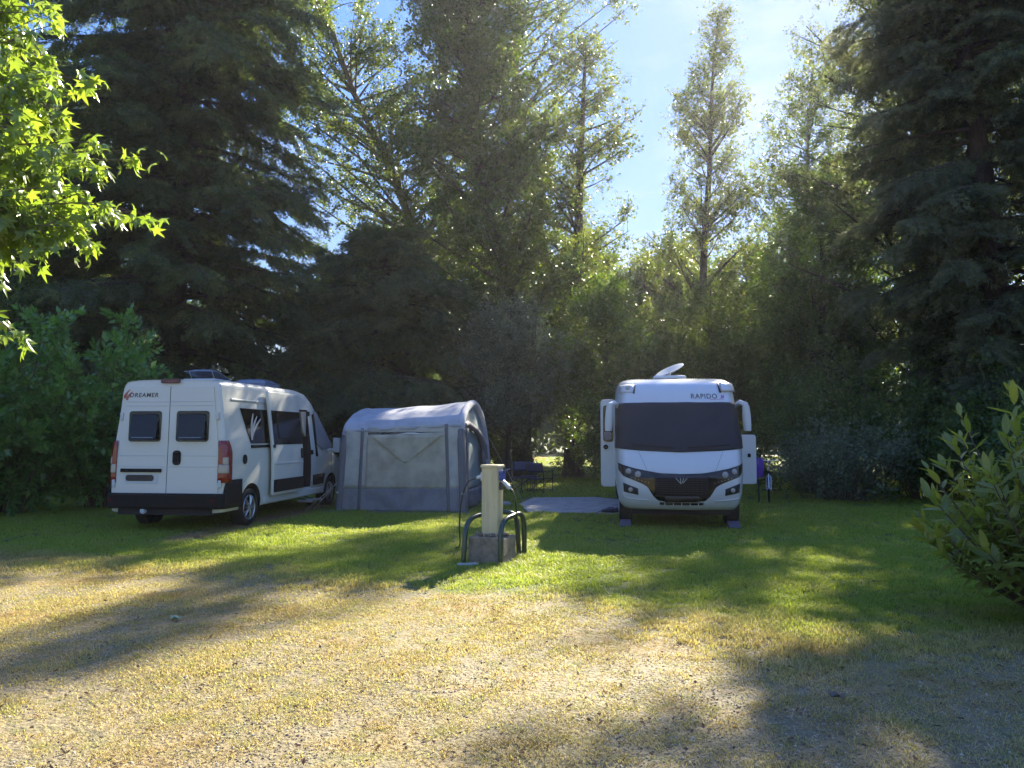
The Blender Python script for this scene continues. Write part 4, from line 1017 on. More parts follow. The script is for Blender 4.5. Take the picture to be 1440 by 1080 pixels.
        ft = lambda u: .81 - .105 * ((u - .66) / .22 < 0) * 0 - .0 + (.10 * (u - .66) / .22 - .10); 
        # fog lamp recess
        def fog(a, b_):
            u = .655 + .225 * a; top = .712 + .095 * a; bot = .60 + .05 * a; return (sg * u, bot + (top - bot) * b_)
        fr = sheet('fog_recess', M['grille_black'], fog, 8, 4, .004, .006)
        disc('fog_lamp', sg * .77, .69, .034, M['clear_lens'], .012, .012)
        # crease of the bumper horns
        sheet('bumper_crease', M['coach_paint'], lambda a, b_: (sg * (.52 + .40 * a), .50 + .02 * b_ + .05 * a * a), 10, 1, .004, .010)
    # lower intake with white teeth
    li = sheet('lower_intake', M['grille_black'], band(-.34, .34, lambda u: .478 - .0 * u, lambda u: .432), 16, 2, .004, .006)
    for k in range(5):
        u = -.26 + .13 * k; q = MB(); q.box(mh_p(u, .455, .012), (.012, .016, .05)); q.build('intake_bar', M['white_plastic'], li, None, .003)
    sheet('intake_lip', M['silver'], band(-.24, .24, lambda u: .494, lambda u: .478), 16, 1, .012, .008)
    # roof marker pods and fins
    for sg in (-1, 1):
        sheet('roof_fin', M['black_gloss'], lambda a, b_: (sg * (.685 + .012 * (a - .5) * 2 * (1.3 - b_) + .02 * (1 - b_)), 2.40 + .19 * b_), 2, 8, .010, .012)
        sheet('roof_pod', M['coach_paint'], lambda a, b_: (sg * (.72 + .22 * a), 2.42 + .15 * b_), 6, 4, .022, .03)
        c = mh_p(sg * .80, 2.50, .03); q = MB(); q.lathe([(.05, -.01), (.05, .006), (.03, .014), (.001, .016)], 14, Matrix.Translation(c) @ (mh_p(sg * .8, 2.5, .1) - mh_p(sg * .8, 2.5, 0)).to_track_quat('Z', 'Y').to_matrix().to_4x4()); q.build('marker_lamp', M['clear_lens'], root, 45)
    # lettering: local +X is the left of the picture
    tx = lambda sc, u0, z0: (lambda x, y: mh_p(u0 - x, z0 + y, .004))
    link('lettering', text_mesh('RAPIDO', M['decal_dark'], lambda x, y: mh_p(-.215 - x, 2.295 + y, .004), size=.13, xs=.86, thick=.001), root)
    link('lettering', text_mesh('M', M['decal_pink'], lambda x, y: mh_p(-.70 - x, 2.30 + y, .005), size=.085, xs=.8, shear=.2, thick=.003), root)
    q = MB(); q.tube([mh_p(-.52 - .22 * t, 2.275 + .012 * t, .004) for t in (0, .3, .6, 1)], .004, 4); q.build('decal_stroke', M['decal_pink'], root)
    # mirrors hang from arms at the top of the windscreen
    for sg in (-1, 1):
        q = MB(); p0 = Vector((sg * 1.07, 2.62, 2.17)); q.tube([p0, p0 + Vector((sg * .07, .10, .06)), p0 + Vector((sg * .15, .17, .02)), p0 + Vector((sg * .17, .18, -.06))], [.045, .05, .05, .045], 10); ar = q.build('mirror_arm', M['white_plastic'], root, 50)
        q = MB(); q.grid(lambda u, v: p0 + Vector((sg * (.155 + .02 * (1 - v)) + .075 * math.cos(6.2832 * u) * (.75 + .25 * math.sin(math.pi * (.15 + .8 * v))), .19 + .055 * math.sin(6.2832 * u), -.46 + .46 * v)), 16, 8); q.add([p0 + Vector((sg * (.175) + .06 * math.cos(6.2832 * k / 16), .19 + .05 * math.sin(6.2832 * k / 16), -.465)) for k in range(16)], [tuple(range(16))])
        q.build('mirror', M['white_plastic'], root, 60)
        q = MB(); q.tube([p0 + Vector((sg * .165, .185, -.055)), p0 + Vector((sg * .165, .185, -.02))], .052, 10); q.build('mirror_joint', M['black_plastic'], root)
    # open doors standing out from both flanks (viewer's left is local +X)
    q = MB(); q.prism([(1.14 + x, 1.75, z) for x, z in rrect(.13, 1.48, .30, 1.72, .07)], (0, .05, 0)); od = q.build('open_door', M['white_plastic'], root, None, .012)
    q = MB(); q.prism([(1.14 + x, 1.805, z) for x, z in rrect(.13, 1.86, .20, .72, .05)], (0, .012, 0)); q.build('door_window', M['dark_window'], od, None, .004)
    q = MB(); q.prism([(1.14 + x, 1.82, z) for x, z in rrect(.14, 1.62, .14, .16, .04)], (0, .02, 0)); q.build('door_tray', M['awning_roll'], od, None, .008)
    q = MB(); q.lathe([(.05, 0), (.05, .03), (.03, .04), (.001, .04)], 12, Matrix.Translation((1.32, 1.805, 1.40)) @ Matrix.Rotation(R(-90), 4, 'X')); q.build('door_lock', M['black_plastic'], od, 45)
    q = MB(); q.prism([(-1.14 - x, .9, z) for x, z in rrect(.28, 1.14, .56, 1.0, .05)], (0, .04, 0)); ld = q.build('locker_door', M['white_plastic'], root, None, .01)
    q = MB(); q.prism([(-1.14 - x, .945, z) for x, z in rrect(.42, 1.22, .06, .08, .02)], (0, .02, 0)); q.build('locker_latch', M['black_plastic'], ld, None, .004)
    q = MB(); q.box((0, 2.9, .30), (1.7, .8, .12)); q.box((0, 0, .32), (1.4, 6.5, .12)); q.build('underbody', M['interior_dark'], root)
    for y in (2.62, -1.6):
        for sg in (-1, 1): make_wheel(root, sg * 1.06, y, .36, .345, .23, sg)
    # satellite dish on the roof
    q = MB(); q.box((.06, 1.55, 2.78), (.66, .5, .06), taper=.9); q.build('dish_base', M['white_plastic'], root, None, .02)
    q = MB(); A = Matrix.Translation((.02, 1.45, 2.90)) @ Matrix.Rotation(R(24), 4, 'Y') @ Matrix.Rotation(R(-14), 4, 'X')
    q.lathe([(.001, .0), (.18, .012), (.29, .035), (.30, .05), (.29, .055), (.18, .035), (.001, .022)], 28, A); q.build('satellite_dish', M['white_plastic'], root, 40)
    q = MB(); q.tube([(.06, 1.5, 2.8), (.04, 1.46, 2.9)], .035, 8); q.build('dish_mount', M['white_plastic'], root)
    return root
build_motorhome()

for wx, lab in ((1.0, 'pale plastic levelling block under the front wheel on the paved side'), (-1.0, 'mauve grey plastic levelling block under the front wheel on the shrub side')):
    a = R(172); lx, ly = wx * .95, 2.95
    x = 3.414 + lx * math.cos(a) - ly * math.sin(a); y = 16.96 + lx * math.sin(a) + ly * math.cos(a)
    q = MB(); q.prism([(-.10, -.16, 0), (-.10, .16, 0), (-.10, .16, .03), (-.10, -.02, .12), (-.10, -.16, .12)], (.20, 0, 0))
    o = q.build('levelling_block', M['block_plastic'], None, None, .008); o.location = (x, y, 0); o.rotation_euler = (0, 0, a)
    tag(o, lab, 'levelling block', 'levelling blocks under the motorhome')

# ------------------------------------------------------------------ awning (inflatable drive-away tent)
def build_awning():
    root = thing('tent_awning', 'grey and white inflatable awning tent with curtained front window beside the van', 'awning tent', (-2.385, 16.62, 0), R(-8))
    W2 = 1.40
    def pf(t):       # front to back over the arch (depth, height)
        tab = [(0, 0, .0), (.17, .03, .9), (.30, .06, 1.55), (.36, .12, 1.88), (.40, .25, 2.07), (.46, .65, 2.27), (.53, 1.15, 2.40), (.60, 1.6, 2.45), (.67, 2.05, 2.38), (.74, 2.5, 2.18), (.80, 2.85, 1.85), (.86, 3.05, 1.45), (.93, 3.15, .8), (1, 3.2, 0)]
        for (a, b, c), (d, e, f) in zip(tab, tab[1:]):
            if t <= d: k = (t - a) / (d - a); return b + (e - b) * k, c + (f - c) * k
        return 3.2, 0
    def hs(x): return .93 + .07 * (x + W2) / (2 * W2)      # the ridge drops towards the van
    def sx(x, z): return x * (1 - .035 * z)
    g = np.random.default_rng(5)
    # roof sheet
    q = MB()
    def rf(u, v):
        x = -W2 + 2 * W2 * u; y, z = pf(.345 + .47 * v); sag = .035 * math.sin(math.pi * u) * math.sin(math.pi * v) + .012 * math.sin(u * 17 + v * 5) * math.sin(math.pi * u)
        return Vector((sx(x, z), y, z * hs(x) - sag))
    q.grid(rf, 36, 34); q.build('roof', M['awning_roof'], root, 60, 0, .006)
    q = MB(); q.grid(lambda u, v: Vector((sx(-W2 + 2 * W2 * u, 1.9), .085 - .012 * math.sin(3.14 * v) + .01 * math.sin(u * 30), (1.90 - .07 * v) * hs(-W2 + 2 * W2 * u) + .0)), 30, 3); q.build('eave_valance', M['awning_roof'], root, 60, 0, .004)
    # air beams
    for sg, rr in ((-1, .075), (1, .085)):
        x = sg * (W2 - .02); pts = [Vector((sx(x, pf(t)[1]), pf(t)[0] + .03, max(0, pf(t)[1]) * hs(x) - .055)) for t in np.linspace(0, 1, 44)]
        pts[0].z = 0.0; pts[-1].z = 0
        q = MB(); q.tube(pts[:16], rr, 12); q.build('air_beam', M['awning_blue'], root, 60)
        q = MB(); q.tube(pts[15:], rr, 12); q.build('air_beam', M['awning_roof'], root, 60)
    # front wall: fabric, two blue strips, window film, skirt
    def fw(name, x0, x1, z0, z1, y, mt, wob=.008, nx=14, nz_=12, topf=None, solid=.003):
        q_ = MB()
        def fn(u, v):
            x = x0 + (x1 - x0) * u; h1 = (z1 * hs(x)) if topf is None else topf(u); z = z0 + (h1 - z0) * v
            return Vector((sx(x, z), y + .035 * (z / 1.8) + wob * (.6 * math.sin(x * 9 + z * 5) * math.sin(z * 4) + .35 * math.sin(x * 21 - z * 13) + .2 * math.sin(x * 37 + z * 23)) * math.sin(math.pi * u) , z))
        q_.grid(fn, nx, nz_); return q_.build(name, mt, root, 60, 0, solid)
    fw('front_wall', -W2 + .06, -.80, .50, 1.92, .045, M['awning_light'])
    fw('front_wall', 1.06, W2 - .06, .50, 1.92, .045, M['awning_light'])
    fw('front_wall', -.82, 1.08, 1.72, 1.92, .043, M['awning_light'])
    fw('skirt', -W2 + .06, W2 - .06, .03, .53, .038, M['awning_skirt'], .030, 44, 12)
    fw('window_panel', -.82, 1.08, .51, 1.74, .042, M['awning_window'], .018, 32, 20)
    for x in (-.93, 1.05): fw('zip_strip', x - .035, x + .035, .03, 1.91, .028, M['awning_blue'], .006, 2, 16)
    # curtain flap: folded triangle behind the top of the window
    q = MB(); n = 12
    def tri(u, v):
        cx = .10; half = .86 * v; x = cx + (u * 2 - 1) * half; z = 1.05 + (1.66 - 1.05) * v - .05 * math.sin(math.pi * v) * (1 - abs(u * 2 - 1))
        return Vector((sx(x, z), .050 + .012 * math.sin(x * 14) - .018, z))
    q.grid(tri, 18, 10); q.build('curtain_flap', M['awning_window'], root, 60, 0, .003)
    q = MB(); q.grid(lambda u, v: Vector((sx(-.05 + .62 * u, 1.7), .036 + .006 * math.sin(u * 20), 1.665 + .045 * v * math.sin(math.pi * (.1 + .85 * u)))), 10, 2); q.build('curtain_gap', M['paper'], root, 60, 0, .003)
    q = MB(); q.prism([(sx(-.2, .7), .5, .62), (sx(.9, .7), .5, .62), (sx(.8, .7), .5, .78), (sx(-.1, .7), .5, .80)], (0, .5, 0)); q.build('camp_table', M['interior_dark'], root)
    # back wall and van side wall
    q = MB(); q.grid(lambda u, v: Vector((sx(-W2 + 2 * W2 * u, 1.5 * v), 3.08 - .05 * v + .02 * math.sin(u * 25), .04 + 1.45 * v)), 20, 6); q.build('back_wall', M['awning_light'], root, 60, 0, .003)
    for sg in (-1, 1):
        # gable: light fabric below the arch
        q = MB()
        ts = list(np.linspace(.30, .86, 22)); lo = .05
        x = sg * (W2 - .03)
        def gab(u, v):
            i = u * (len(ts) - 1); t = ts[int(i)] if i >= len(ts) - 1 else ts[int(i)] + (ts[int(i) + 1] - ts[int(i)]) * (i - int(i))
            y, z = pf(t); y = .08 + (y - .06) * .96; zt = (z - .02) * hs(x) - .05; zb = .42 if sg > 0 else .05
            zz = zb + (zt - zb) * v; return Vector((sx(x, zz) + sg * .012 * math.sin(y * 7 + zz * 4), y, zz))
        q.grid(gab, 24, 12); q.build('side_wall', M['awning_door'] if sg > 0 else M['awning_light'], root, 60, 0, .003)
    xr = W2 + .02
    # rolled-up door along the arch of the right gable, its loose end hanging
    roll = [(.22, 1.86), (.50, 1.92), (.95, 1.86), (1.45, 1.78), (1.95, 1.62), (2.35, 1.38), (2.62, 1.10)]
    q = MB(); q.tube([Vector((sx(xr + .03, z), y, z + .02 * math.sin(y * 11))) for y, z in roll], [.05, .07, .065, .07, .075, .09, .06], 10); q.build('rolled_door', M['awning_roll'], root, 60)
    q = MB(); q.grid(lambda u, v: Vector((sx(xr, 1) + .03 + .05 * math.sin(u * 9 + v * 2) * (.3 + .7 * (1 - v)), 2.05 + .75 * u + .10 * math.sin(v * 5), 1.15 - .95 * (1 - v) + .28 * v * (1 - u))), 14, 12); q.build('hanging_flap', M['awning_roll'], root, 60, 0, .004)
    q = MB(); q.grid(lambda u, v: Vector((sx(xr, 1) + .015 + .03 * math.sin(u * 11), .20 + .22 * u, .05 + 1.75 * v)), 8, 14); q.build('door_edge', M['awning_blue'], root, 60, 0, .004)
    q = MB(); q.grid(lambda u, v: Vector((sx(xr, .4) + .02 + .02 * math.sin(u * 13), .35 + 1.5 * u, .14 + .34 * v + .08 * math.sin(math.pi * u) * (1 - v) * -1)), 14, 5); q.build('side_skirt', M['awning_skirt'], root, 60, 0, .004)
    # ground sheet, pegs, guy ropes, straps
    q = MB(); q.prism([(-W2 - .12, -.10, .004), (W2 + .10, -.10, .004), (W2 + .05, 3.25, .004), (-W2 - .1, 3.25, .004)], (0, 0, .022)); q.build('ground_sheet', M['awning_blue'], root)
    q = MB(); q.prism([(-W2 - .42, -.02, .004), (-W2 - .1, -.22, .004), (-W2 + .3, -.16, .004), (-W2 + .2, .06, .004)], (0, 0, .03)); q.build('mud_flap', M['awning_blue'], root, None, .01)
    for p0, p1, rr in (((-W2 - .02, .05, .62), (-W2 - .62, -.30, .02), .008), ((-W2 - .02, .10, .66), (-W2 - .52, -.10, .02), .006), ((W2 + .02, 2.9, 1.6), (W2 + .75, 3.7, .02), .006)):
        q = MB(); q.tube([p0, p1], rr, 5); gr_ = q.build('guy_rope', M['awning_flap'], root)
        q = MB(); q.tube([(p1[0], p1[1], -.05), (p1[0], p1[1], .09)], .008, 6); q.build('peg', M['dark_metal'], gr_)
    for x in (-W2, W2):
        q = MB(); q.box((sx(x, .5), -.06, .42), (.05, .03, .05)); q.build('valve_cap', M['silver'], root, None, .01)
build_awning()

# ------------------------------------------------------------------ service post, its footing and the guard rails
PX, PY, PA = -.26, 10.32, R(-22)
def rotp(x, y): return (PX + x * math.cos(PA) - y * math.sin(PA), PY + x * math.sin(PA) + y * math.cos(PA))
def build_post():
    root = thing('service_post', 'cream water and power post standing on a concrete footing in the lawn', 'service post', (PX, PY, 0), PA)
    q = MB(); q.box((0, 0, .145), (.50, .44, .37)); q.build('footing', M['concrete'], root, None, .018, seg=2)
    q = MB()
    for k in range(26):
        a = k * 2.4; rr = .13 + .05 * ((k * 37) % 10) / 10; q.box((rr * math.cos(a) * 1.25, rr * math.sin(a), .345), (.06, .05, .03), rot=Euler((a, a * 2, a)).to_matrix())
    q.build('mortar', M['concrete'], root, None, .008)
    q = MB(); q.prism([(x, y, .325) for x, y in rrect(0, 0, .235, .205, .025)], (0, 0, .90)); col = q.build('column', M['cream_post'], root, 40)
    q = MB(); q.prism([(x, y, 1.222) for x, y in rrect(0, 0, .265, .235, .03)], (0, 0, .038)); q.build('cap', M['cream_post'], root, None, .008)
    q = MB()
    for x in (-.1195, .1195):
        q.box((x, 0, .77), (.012, .07, .84))
    q.box((0, -.104, .77), (.09, .006, .86)); q.build('column_rib', M['cream_post'], root, None, .004)
    # sockets on the right flank: blue housing, hinged flap, grey plug
    q = MB(); q.prism([(.118, y, z) for y, z in rrect(-.01, 1.12, .12, .13, .02)], (.055, 0, 0)); s = q.build('power_socket', M['blue_plastic'], root, None, .008)
    q = MB(); q.prism([(.165, -.07, 1.17), (.165, .05, 1.17), (.235, .05, 1.20), (.235, -.07, 1.20)], (0, 0, .012)); q.build('socket_flap', M['blue_plastic'], s, None, .003)
    q = MB(); q.tube([(.14, -.02, 1.06), (.20, -.03, 1.02), (.25, -.035, .97)], [.022, .026, .03], 10); q.tube([(.25, -.035, .985), (.262, -.04, .945)], [.034, .022], 10); q.build('plug', M['white_plastic'], s, 45)
    q = MB(); q.prism([(.118, y, z) for y, z in rrect(-.01, .985, .09, .10, .012)], (.03, 0, 0)); q.build('socket_plate', M['decal_dark'], root, None, .006)
    q = MB(); q.prism([(-.150, y, z) for y, z in rrect(-.01, 1.10, .10, .12, .02)], (.035, 0, 0)); s2 = q.build('power_socket', M['white_plastic'], root, None, .008)
    q = MB(); q.tube([(-.15, -.02, 1.10), (-.21, -.04, 1.085)], [.028, .022], 10); q.build('plug', M['white_plastic'], s2, 45)
    q = MB(); q.prism([(x, y, z) for x, y, z in [(-.05, -.1035, .98), (.05, -.1035, .98), (.05, -.1035, 1.14), (-.05, -.1035, 1.14)]], (0, -.003, 0))
build_post()
def rail(name, label, pts, r):
    ps = [Vector(p) for p in pts]; out = [ps[0]]
    for a, b, c in zip(ps, ps[1:], ps[2:]):
        d = min(.24, (b - a).length * .45, (c - b).length * .45); p = b + (a - b).normalized() * d; e = b + (c - b).normalized() * d
        out += [p + (b - p) * 0] + [(1 - t) ** 2 * p + 2 * t * (1 - t) * b + t * t * e for t in (.2, .4, .6, .8)] + [e]
    out.append(ps[-1]); q = MB(); q.tube(out, r, 14)
    return tag(q.build(name, M['green_pipe'], None, 60), label, 'guard rail', 'green guard rails around the service post')
fl = at(654, 789, 10.12); fr = at(704, 792, 10.02); br = at(734, 783, 10.75)
rail('guard_rail', 'dark green tube hoop reaching round behind the cream post', [(-.63, 10.12, -.05), (-.60, 10.16, .56), (-.30, 10.72, .60), (.06, 10.72, .60), (.10, 10.70, -.05)], .034)
rail('guard_rail', 'dark green tube hoop in front of the right side of the cream post', [(-.147, 10.02, -.05), (-.15, 10.04, .55), (.165, 10.72, .61), (.17, 10.74, -.05)], .034)
def cable(name, label, pts, r=.009):
    ps = [Vector(p) for p in pts]; out = []
    for i in range(len(ps) - 1):
        p0, p1, p2, p3 = ps[max(0, i - 1)], ps[i], ps[i + 1], ps[min(len(ps) - 1, i + 2)]
        for k in range(6):
            t = k / 6; out.append(.5 * ((2 * p1) + (p2 - p0) * t + (2 * p0 - 5 * p1 + 4 * p2 - p3) * t * t + (3 * p1 - p0 - 3 * p2 + p3) * t ** 3))
    out.append(ps[-1]); q = MB(); q.tube(out, r, 6)
    return tag(q.build(name, M['cable'], None, 60), label, 'cable', 'power cables at the service post')
a = rotp(-.21, -.04); cable('power_cable', 'black cable drooping from the left of the cream post to the awning', [(a[0], a[1], 1.085), (a[0] - .12, a[1], 1.02), (a[0] - .20, a[1] + .05, .80), (a[0] - .24, a[1] + .2, .45), (a[0] - .26, a[1] + .6, .12), (a[0] - .36, a[1] + 1.2, .02), (a[0] - .5, a[1] + 3, .02), (a[0] - .45, a[1] + 6, .02)])
a = rotp(.255, -.038); cable('power_cable', 'black cable hanging from the blue socket down to the grass', [(a[0], a[1], .955), (a[0] + .06, a[1] + .02, .90), (a[0] + .10, a[1] + .1, .62), (a[0] + .12, a[1] + .3, .25), (a[0] + .20, a[1] + .8, .03), (a[0] + .6, a[1] + 2.4, .015), (a[0] + 1.4, a[1] + 5, .015), (2.0, 17, .035)])

q = MB(); q.prism([(x, y, 0) for x, y in rrect(0, 0, .26, .14, .03)], (0, 0, .03)); o = q.build('drain_cover', M['stone'], None, None, .008); o.location = (-.56, 9.93, 0); o.rotation_euler = (0, 0, .2)
tag(o, 'small grey cover plate in the grass at the foot of the left hoop', 'cover plate')

# ------------------------------------------------------------------ camp chairs
def camp_chair(label, x, y, rz):
    root = thing('camp_chair', label, 'camp chair', (x, y, 0), rz, 'dark camp chairs by the trees')
    q = MB(); q.grid(lambda u, v: Vector((-.26 + .52 * u, -.22 + .44 * v, .44 - .035 * math.sin(math.pi * u))), 8, 4); q.build('seat', M['fabric_dark'], root, 60, 0, .012)
    q = MB(); q.grid(lambda u, v: Vector((-.29 + .58 * u, -.24 - .03 * math.sin(math.pi * u) - .06 * v, .60 + .27 * v)), 8, 4); q.build('backrest', M['fabric_dark'], root, 60, 0, .014)
    for sx_ in (-1, 1):
        q = MB(); q.box((sx_ * .30, 0, .64), (.05, .48, .025)); q.build('armrest', M['black_plastic'], root, None, .008)
        q = MB(); q.tube([(sx_ * .29, -.32, .90), (sx_ * .29, -.23, .60), (sx_ * .29, -.21, .03)], .013, 6); q.tube([(sx_ * .29, .21, .63), (sx_ * .29, .21, .03)], .013, 6); q.build('leg', M['dark_metal'], root)
    for y_ in (-.20, .20):
        q = MB(); q.tube([(-.28, y_, .03), (.28, y_, .43)], .011, 6); q.tube([(.28, y_ + .02, .03), (-.28, y_ + .02, .43)], .011, 6); q.build('cross_brace', M['dark_metal'], root)
    return root
p = at(734, 689, 22.8); camp_chair('dark blue folding camp chair seen from behind, nearer the awning', .28, 22.6, R(172))
camp_chair('dark folding camp chair turned sideways, nearer the concrete pad', .80, 22.2, R(-38))
q = MB()
tt = thing('camp_table', 'small low dark folding table between the two camp chairs', 'camp table', (.45, 21.9, 0), .2)
q.box((0, 0, .50), (.42, .34, .02)); q.build('table_top', M['fabric_dark'], tt, None, .006)
for sx_ in (-1, 1):
    q = MB(); q.tube([(sx_ * .18, -.15, 0), (sx_ * .18, .15, .49)], .01, 6); q.tube([(sx_ * .18, .15, 0), (sx_ * .18, -.15, .49)], .01, 6); q.build('leg', M['dark_metal'], tt)

# ------------------------------------------------------------------ bicycle beside the motorhome
def bicycle():
    root = thing('bicycle', 'dark bicycle parked upright at the right flank of the motorhome', 'bicycle', (6.36, 19.3, 0), R(162))
    r = .33
    for y in (-.52, .52):
        q = MB(); c = Vector((0, y, r + .02)); q.tube([c + Vector((0, r * math.cos(a), r * math.sin(a))) for a in np.linspace(0, 2 * math.pi, 30, endpoint=False)], .024, 8, closed=True); w = q.build('wheel', M['rubber'], root, 60)
        q = MB()
        for k in range(14):
            a = 2 * math.pi * k / 14; q.tube([c + Vector((.02 * (-1) ** k, 0, 0)), c + Vector((0, .31 * math.cos(a), .31 * math.sin(a)))], .003, 3)
        q.tube([c + Vector((-.05, 0, 0)), c + Vector((.05, 0, 0))], .02, 8); q.build('spokes', M['silver'], w)
        q = MB(); q.tube([c + Vector((0, (r + .03) * math.cos(a), (r + .03) * math.sin(a))) for a in np.linspace(.1, 2.4, 12)], .018, 6); q.build('mudguard', M['silver'], root, 60)
    q = MB(); bb = (0, -.05, .30); st = (0, -.20, .80); hd = (0, .36, .82); hb = (0, .40, .68)
    for a, b in ((bb, st), (st, hd), (bb, hb), (hd, hb)): q.tube([a, b], .019, 8)
    for s in (-.05, .05): q.tube([(s, -.52, r), (s * .5, -.05, .30)], .01, 6); q.tube([(s, -.52, r), (s * .4, -.19, .76)], .009, 6)
    q.build('frame', M['dark_metal'], root, 60)
    q = MB()
    for s in (-.055, .055): q.tube([(s, .52, r), (s, .44, .62), (s * .4, .40, .68)], .012, 6)
    q.build('fork', M['silver'], root, 60)
    q = MB(); q.tube([(0, .36, .80), (0, .33, 1.02)], .014, 6); q.tube([(-.29, .18, 1.04), (-.20, .28, 1.05), (0, .33, 1.02), (.20, .28, 1.05), (.29, .18, 1.04)], .012, 6); q.build('handlebar', M['silver'], root, 60)
    for s in (-1, 1):
        q = MB(); q.tube([(s * .30, .16, 1.04), (s * .25, .22, 1.045)], .018, 8); q.build('grip', M['rubber'], root)
    q = MB(); q.tube([st, (0, -.23, .95)], .014, 6); q.loft([[Vector((.015 * math.cos(a), .06 + .0 * a, .97 + .015 * math.sin(a))) for a in np.linspace(0, 6.283, 8, endpoint=False)], [Vector((.05 * math.cos(a), -.12, .975 + .03 * math.sin(a))) for a in np.linspace(0, 6.283, 8, endpoint=False)], [Vector((.095 * math.cos(a), -.30, .98 + .03 * math.sin(a))) for a in np.linspace(0, 6.283, 8, endpoint=False)], [Vector((.07 * math.cos(a), -.36, .98 + .02 * math.sin(a))) for a in np.linspace(0, 6.283, 8, endpoint=False)]]); q.build('saddle', M['rubber'], root, 60)
    q = MB(); q.lathe([(.001, .03), (.03, .028), (.04, .0), (.02, -.05)], 12, Matrix.Translation((0, .48, .84)) @ Matrix.Rotation(R(-90), 4, 'X')); q.build('headlamp', M['clear_lens'], root, 45)
    q = MB(); q.tube([(-.13, -.05, .30), (.13, -.05, .30)], .015, 8); q.box((.14, .08, .30), (.06, .09, .02)); q.box((-.14, -.18, .30), (.06, .09, .02)); q.build('pedal', M['dark_metal'], root)
bicycle()
q = MB()
def bagf(u, v):
    a = 6.2832 * u; w = .13 * (.55 + .45 * math.sin(math.pi * (.12 + .76 * (1 - v)))) * (1 + .14 * math.sin(7 * a)); return Vector((w * math.cos(a), .6 * w * math.sin(a), .62 + .48 * v))
q.grid(bagf, 36, 12); o = q.build('cloth_bundle', M['purple'], None, 60); o.location = (6.02, 19.0, 0)
tag(o, 'purple cloth bundle hanging beside the bicycle at the motorhome flank', 'cloth bundle')
q = MB(); q.tube([(6.02, 19.0, 0), (6.02, 19.0, .58)], .02, 6)
o2 = q.build('bundle_post', M['dark_metal'], o); o2.location = (-6.02, -19.0, 0)

# ------------------------------------------------------------------ small things on the ground
def shoe(label, x, y, rz):
    root = thing('shoe', label, 'shoe', (x, y, .028), rz, 'dark shoes on the pad')
    def ringf(y_, w, h, z0): return [Vector((w * math.cos(a), y_, z0 + h * (.5 + .5 * math.sin(a)))) for a in np.linspace(0, 6.283, 10, endpoint=False)]
    q = MB(); q.loft([ringf(-.14, .03, .07, .02), ringf(-.11, .042, .10, .015), ringf(-.03, .040, .10, .015), ringf(.05, .045, .07, .015), ringf(.11, .042, .05, .015), ringf(.145, .018, .03, .02)]); q.build('upper', M['fabric_dark'], root, 60)
    q = MB(); q.prism([(.046 * math.cos(a), .148 * math.sin(a), 0) for a in np.linspace(0, 6.283, 14, endpoint=False)], (0, 0, .02)); q.build('sole', M['rubber'], root)
shoe('dark shoe on the concrete pad, the one touching the grass', 2.03, 16.45, 1.2)
shoe('dark shoe on the concrete pad, the one closer to the motorhome wheel', 2.22, 16.5, 1.5)
def lump(name, label, cat, x, y, s, mt, seed, z=0):
    g = np.random.default_rng(seed); q_ = MB(); ph = g.uniform(0, 6, 6)
    q_.grid(lambda u, v: Vector((s[0] * math.sin(math.pi * v) * math.cos(6.2832 * u) * (1 + .15 * math.sin(3 * 6.2832 * u + ph[0] + 2 * v)), s[1] * math.sin(math.pi * v) * math.sin(6.2832 * u) * (1 + .12 * math.sin(2 * 6.2832 * u + ph[1])), s[2] * (.75 - math.cos(math.pi * v)))), 12, 7)
    o_ = q_.build(name, mt, None, 70); o_.location = (x, y, z); return tag(o_, label, cat)
lump('pale_stone', 'pale lump of stone in the grass right behind the cream post', 'stone', -.16, 18.3, (.13, .09, .06), M['stone'], 3)
lump('grey_stone', 'grey stone half sunk in the turf at the bottom left corner', 'stone', -2.35, 3.88, (.045, .035, .02), M['stone'], 4)
def scrap(name, label, cat, x, y, rz, mt, L=.16, w=.05):
    q_ = MB(); q_.grid(lambda u, v: Vector(((u - .5) * w * math.sin(math.pi * (.1 + .85 * v)), (v - .5) * L, .025 + .03 * math.sin(v * 4 + u * 2) ** 2)), 3, 8)
    o_ = q_.build(name, mt, None, 60, 0, .003); o_.location = (x, y, 0); o_.rotation_euler = (0, 0, rz); return tag(o_, label, cat)
scrap('fallen_leaf', 'pale green fallen leaf lying alone on the dry turf', 'leaf', -2.98, 6.98, 1.2, M['leaf_scrap'], .13, .06)
scrap('fallen_twig', 'grey curled bark piece on the dry turf under the motorhome side', 'bark piece', 2.02, 4.93, .9, M['bark_pale'], .10, .045)
def twig(label, x, y, rz, L):
    q_ = MB(); q_.tube([(0, 0, .02), (L * .4, .02, .03), (L * .7, -.01, .025), (L, .03, .03)], [.008, .007, .005, .003], 5); q_.tube([(L * .45, .01, .03), (L * .6, .09, .04)], .003, 4)
    o_ = q_.build('fallen_stick', M['bark'], None); o_.location = (x, y, 0); o_.rotation_euler = (0, 0, rz); tag(o_, label, 'stick', 'sticks on the shaded grass')
twig('dark stick on the shaded lawn in front of the motorhome', 2.75, 9.2, .1, .3)
twig('dark stick on the shaded lawn towards the near laurel', 3.95, 8.7, .4, .22)

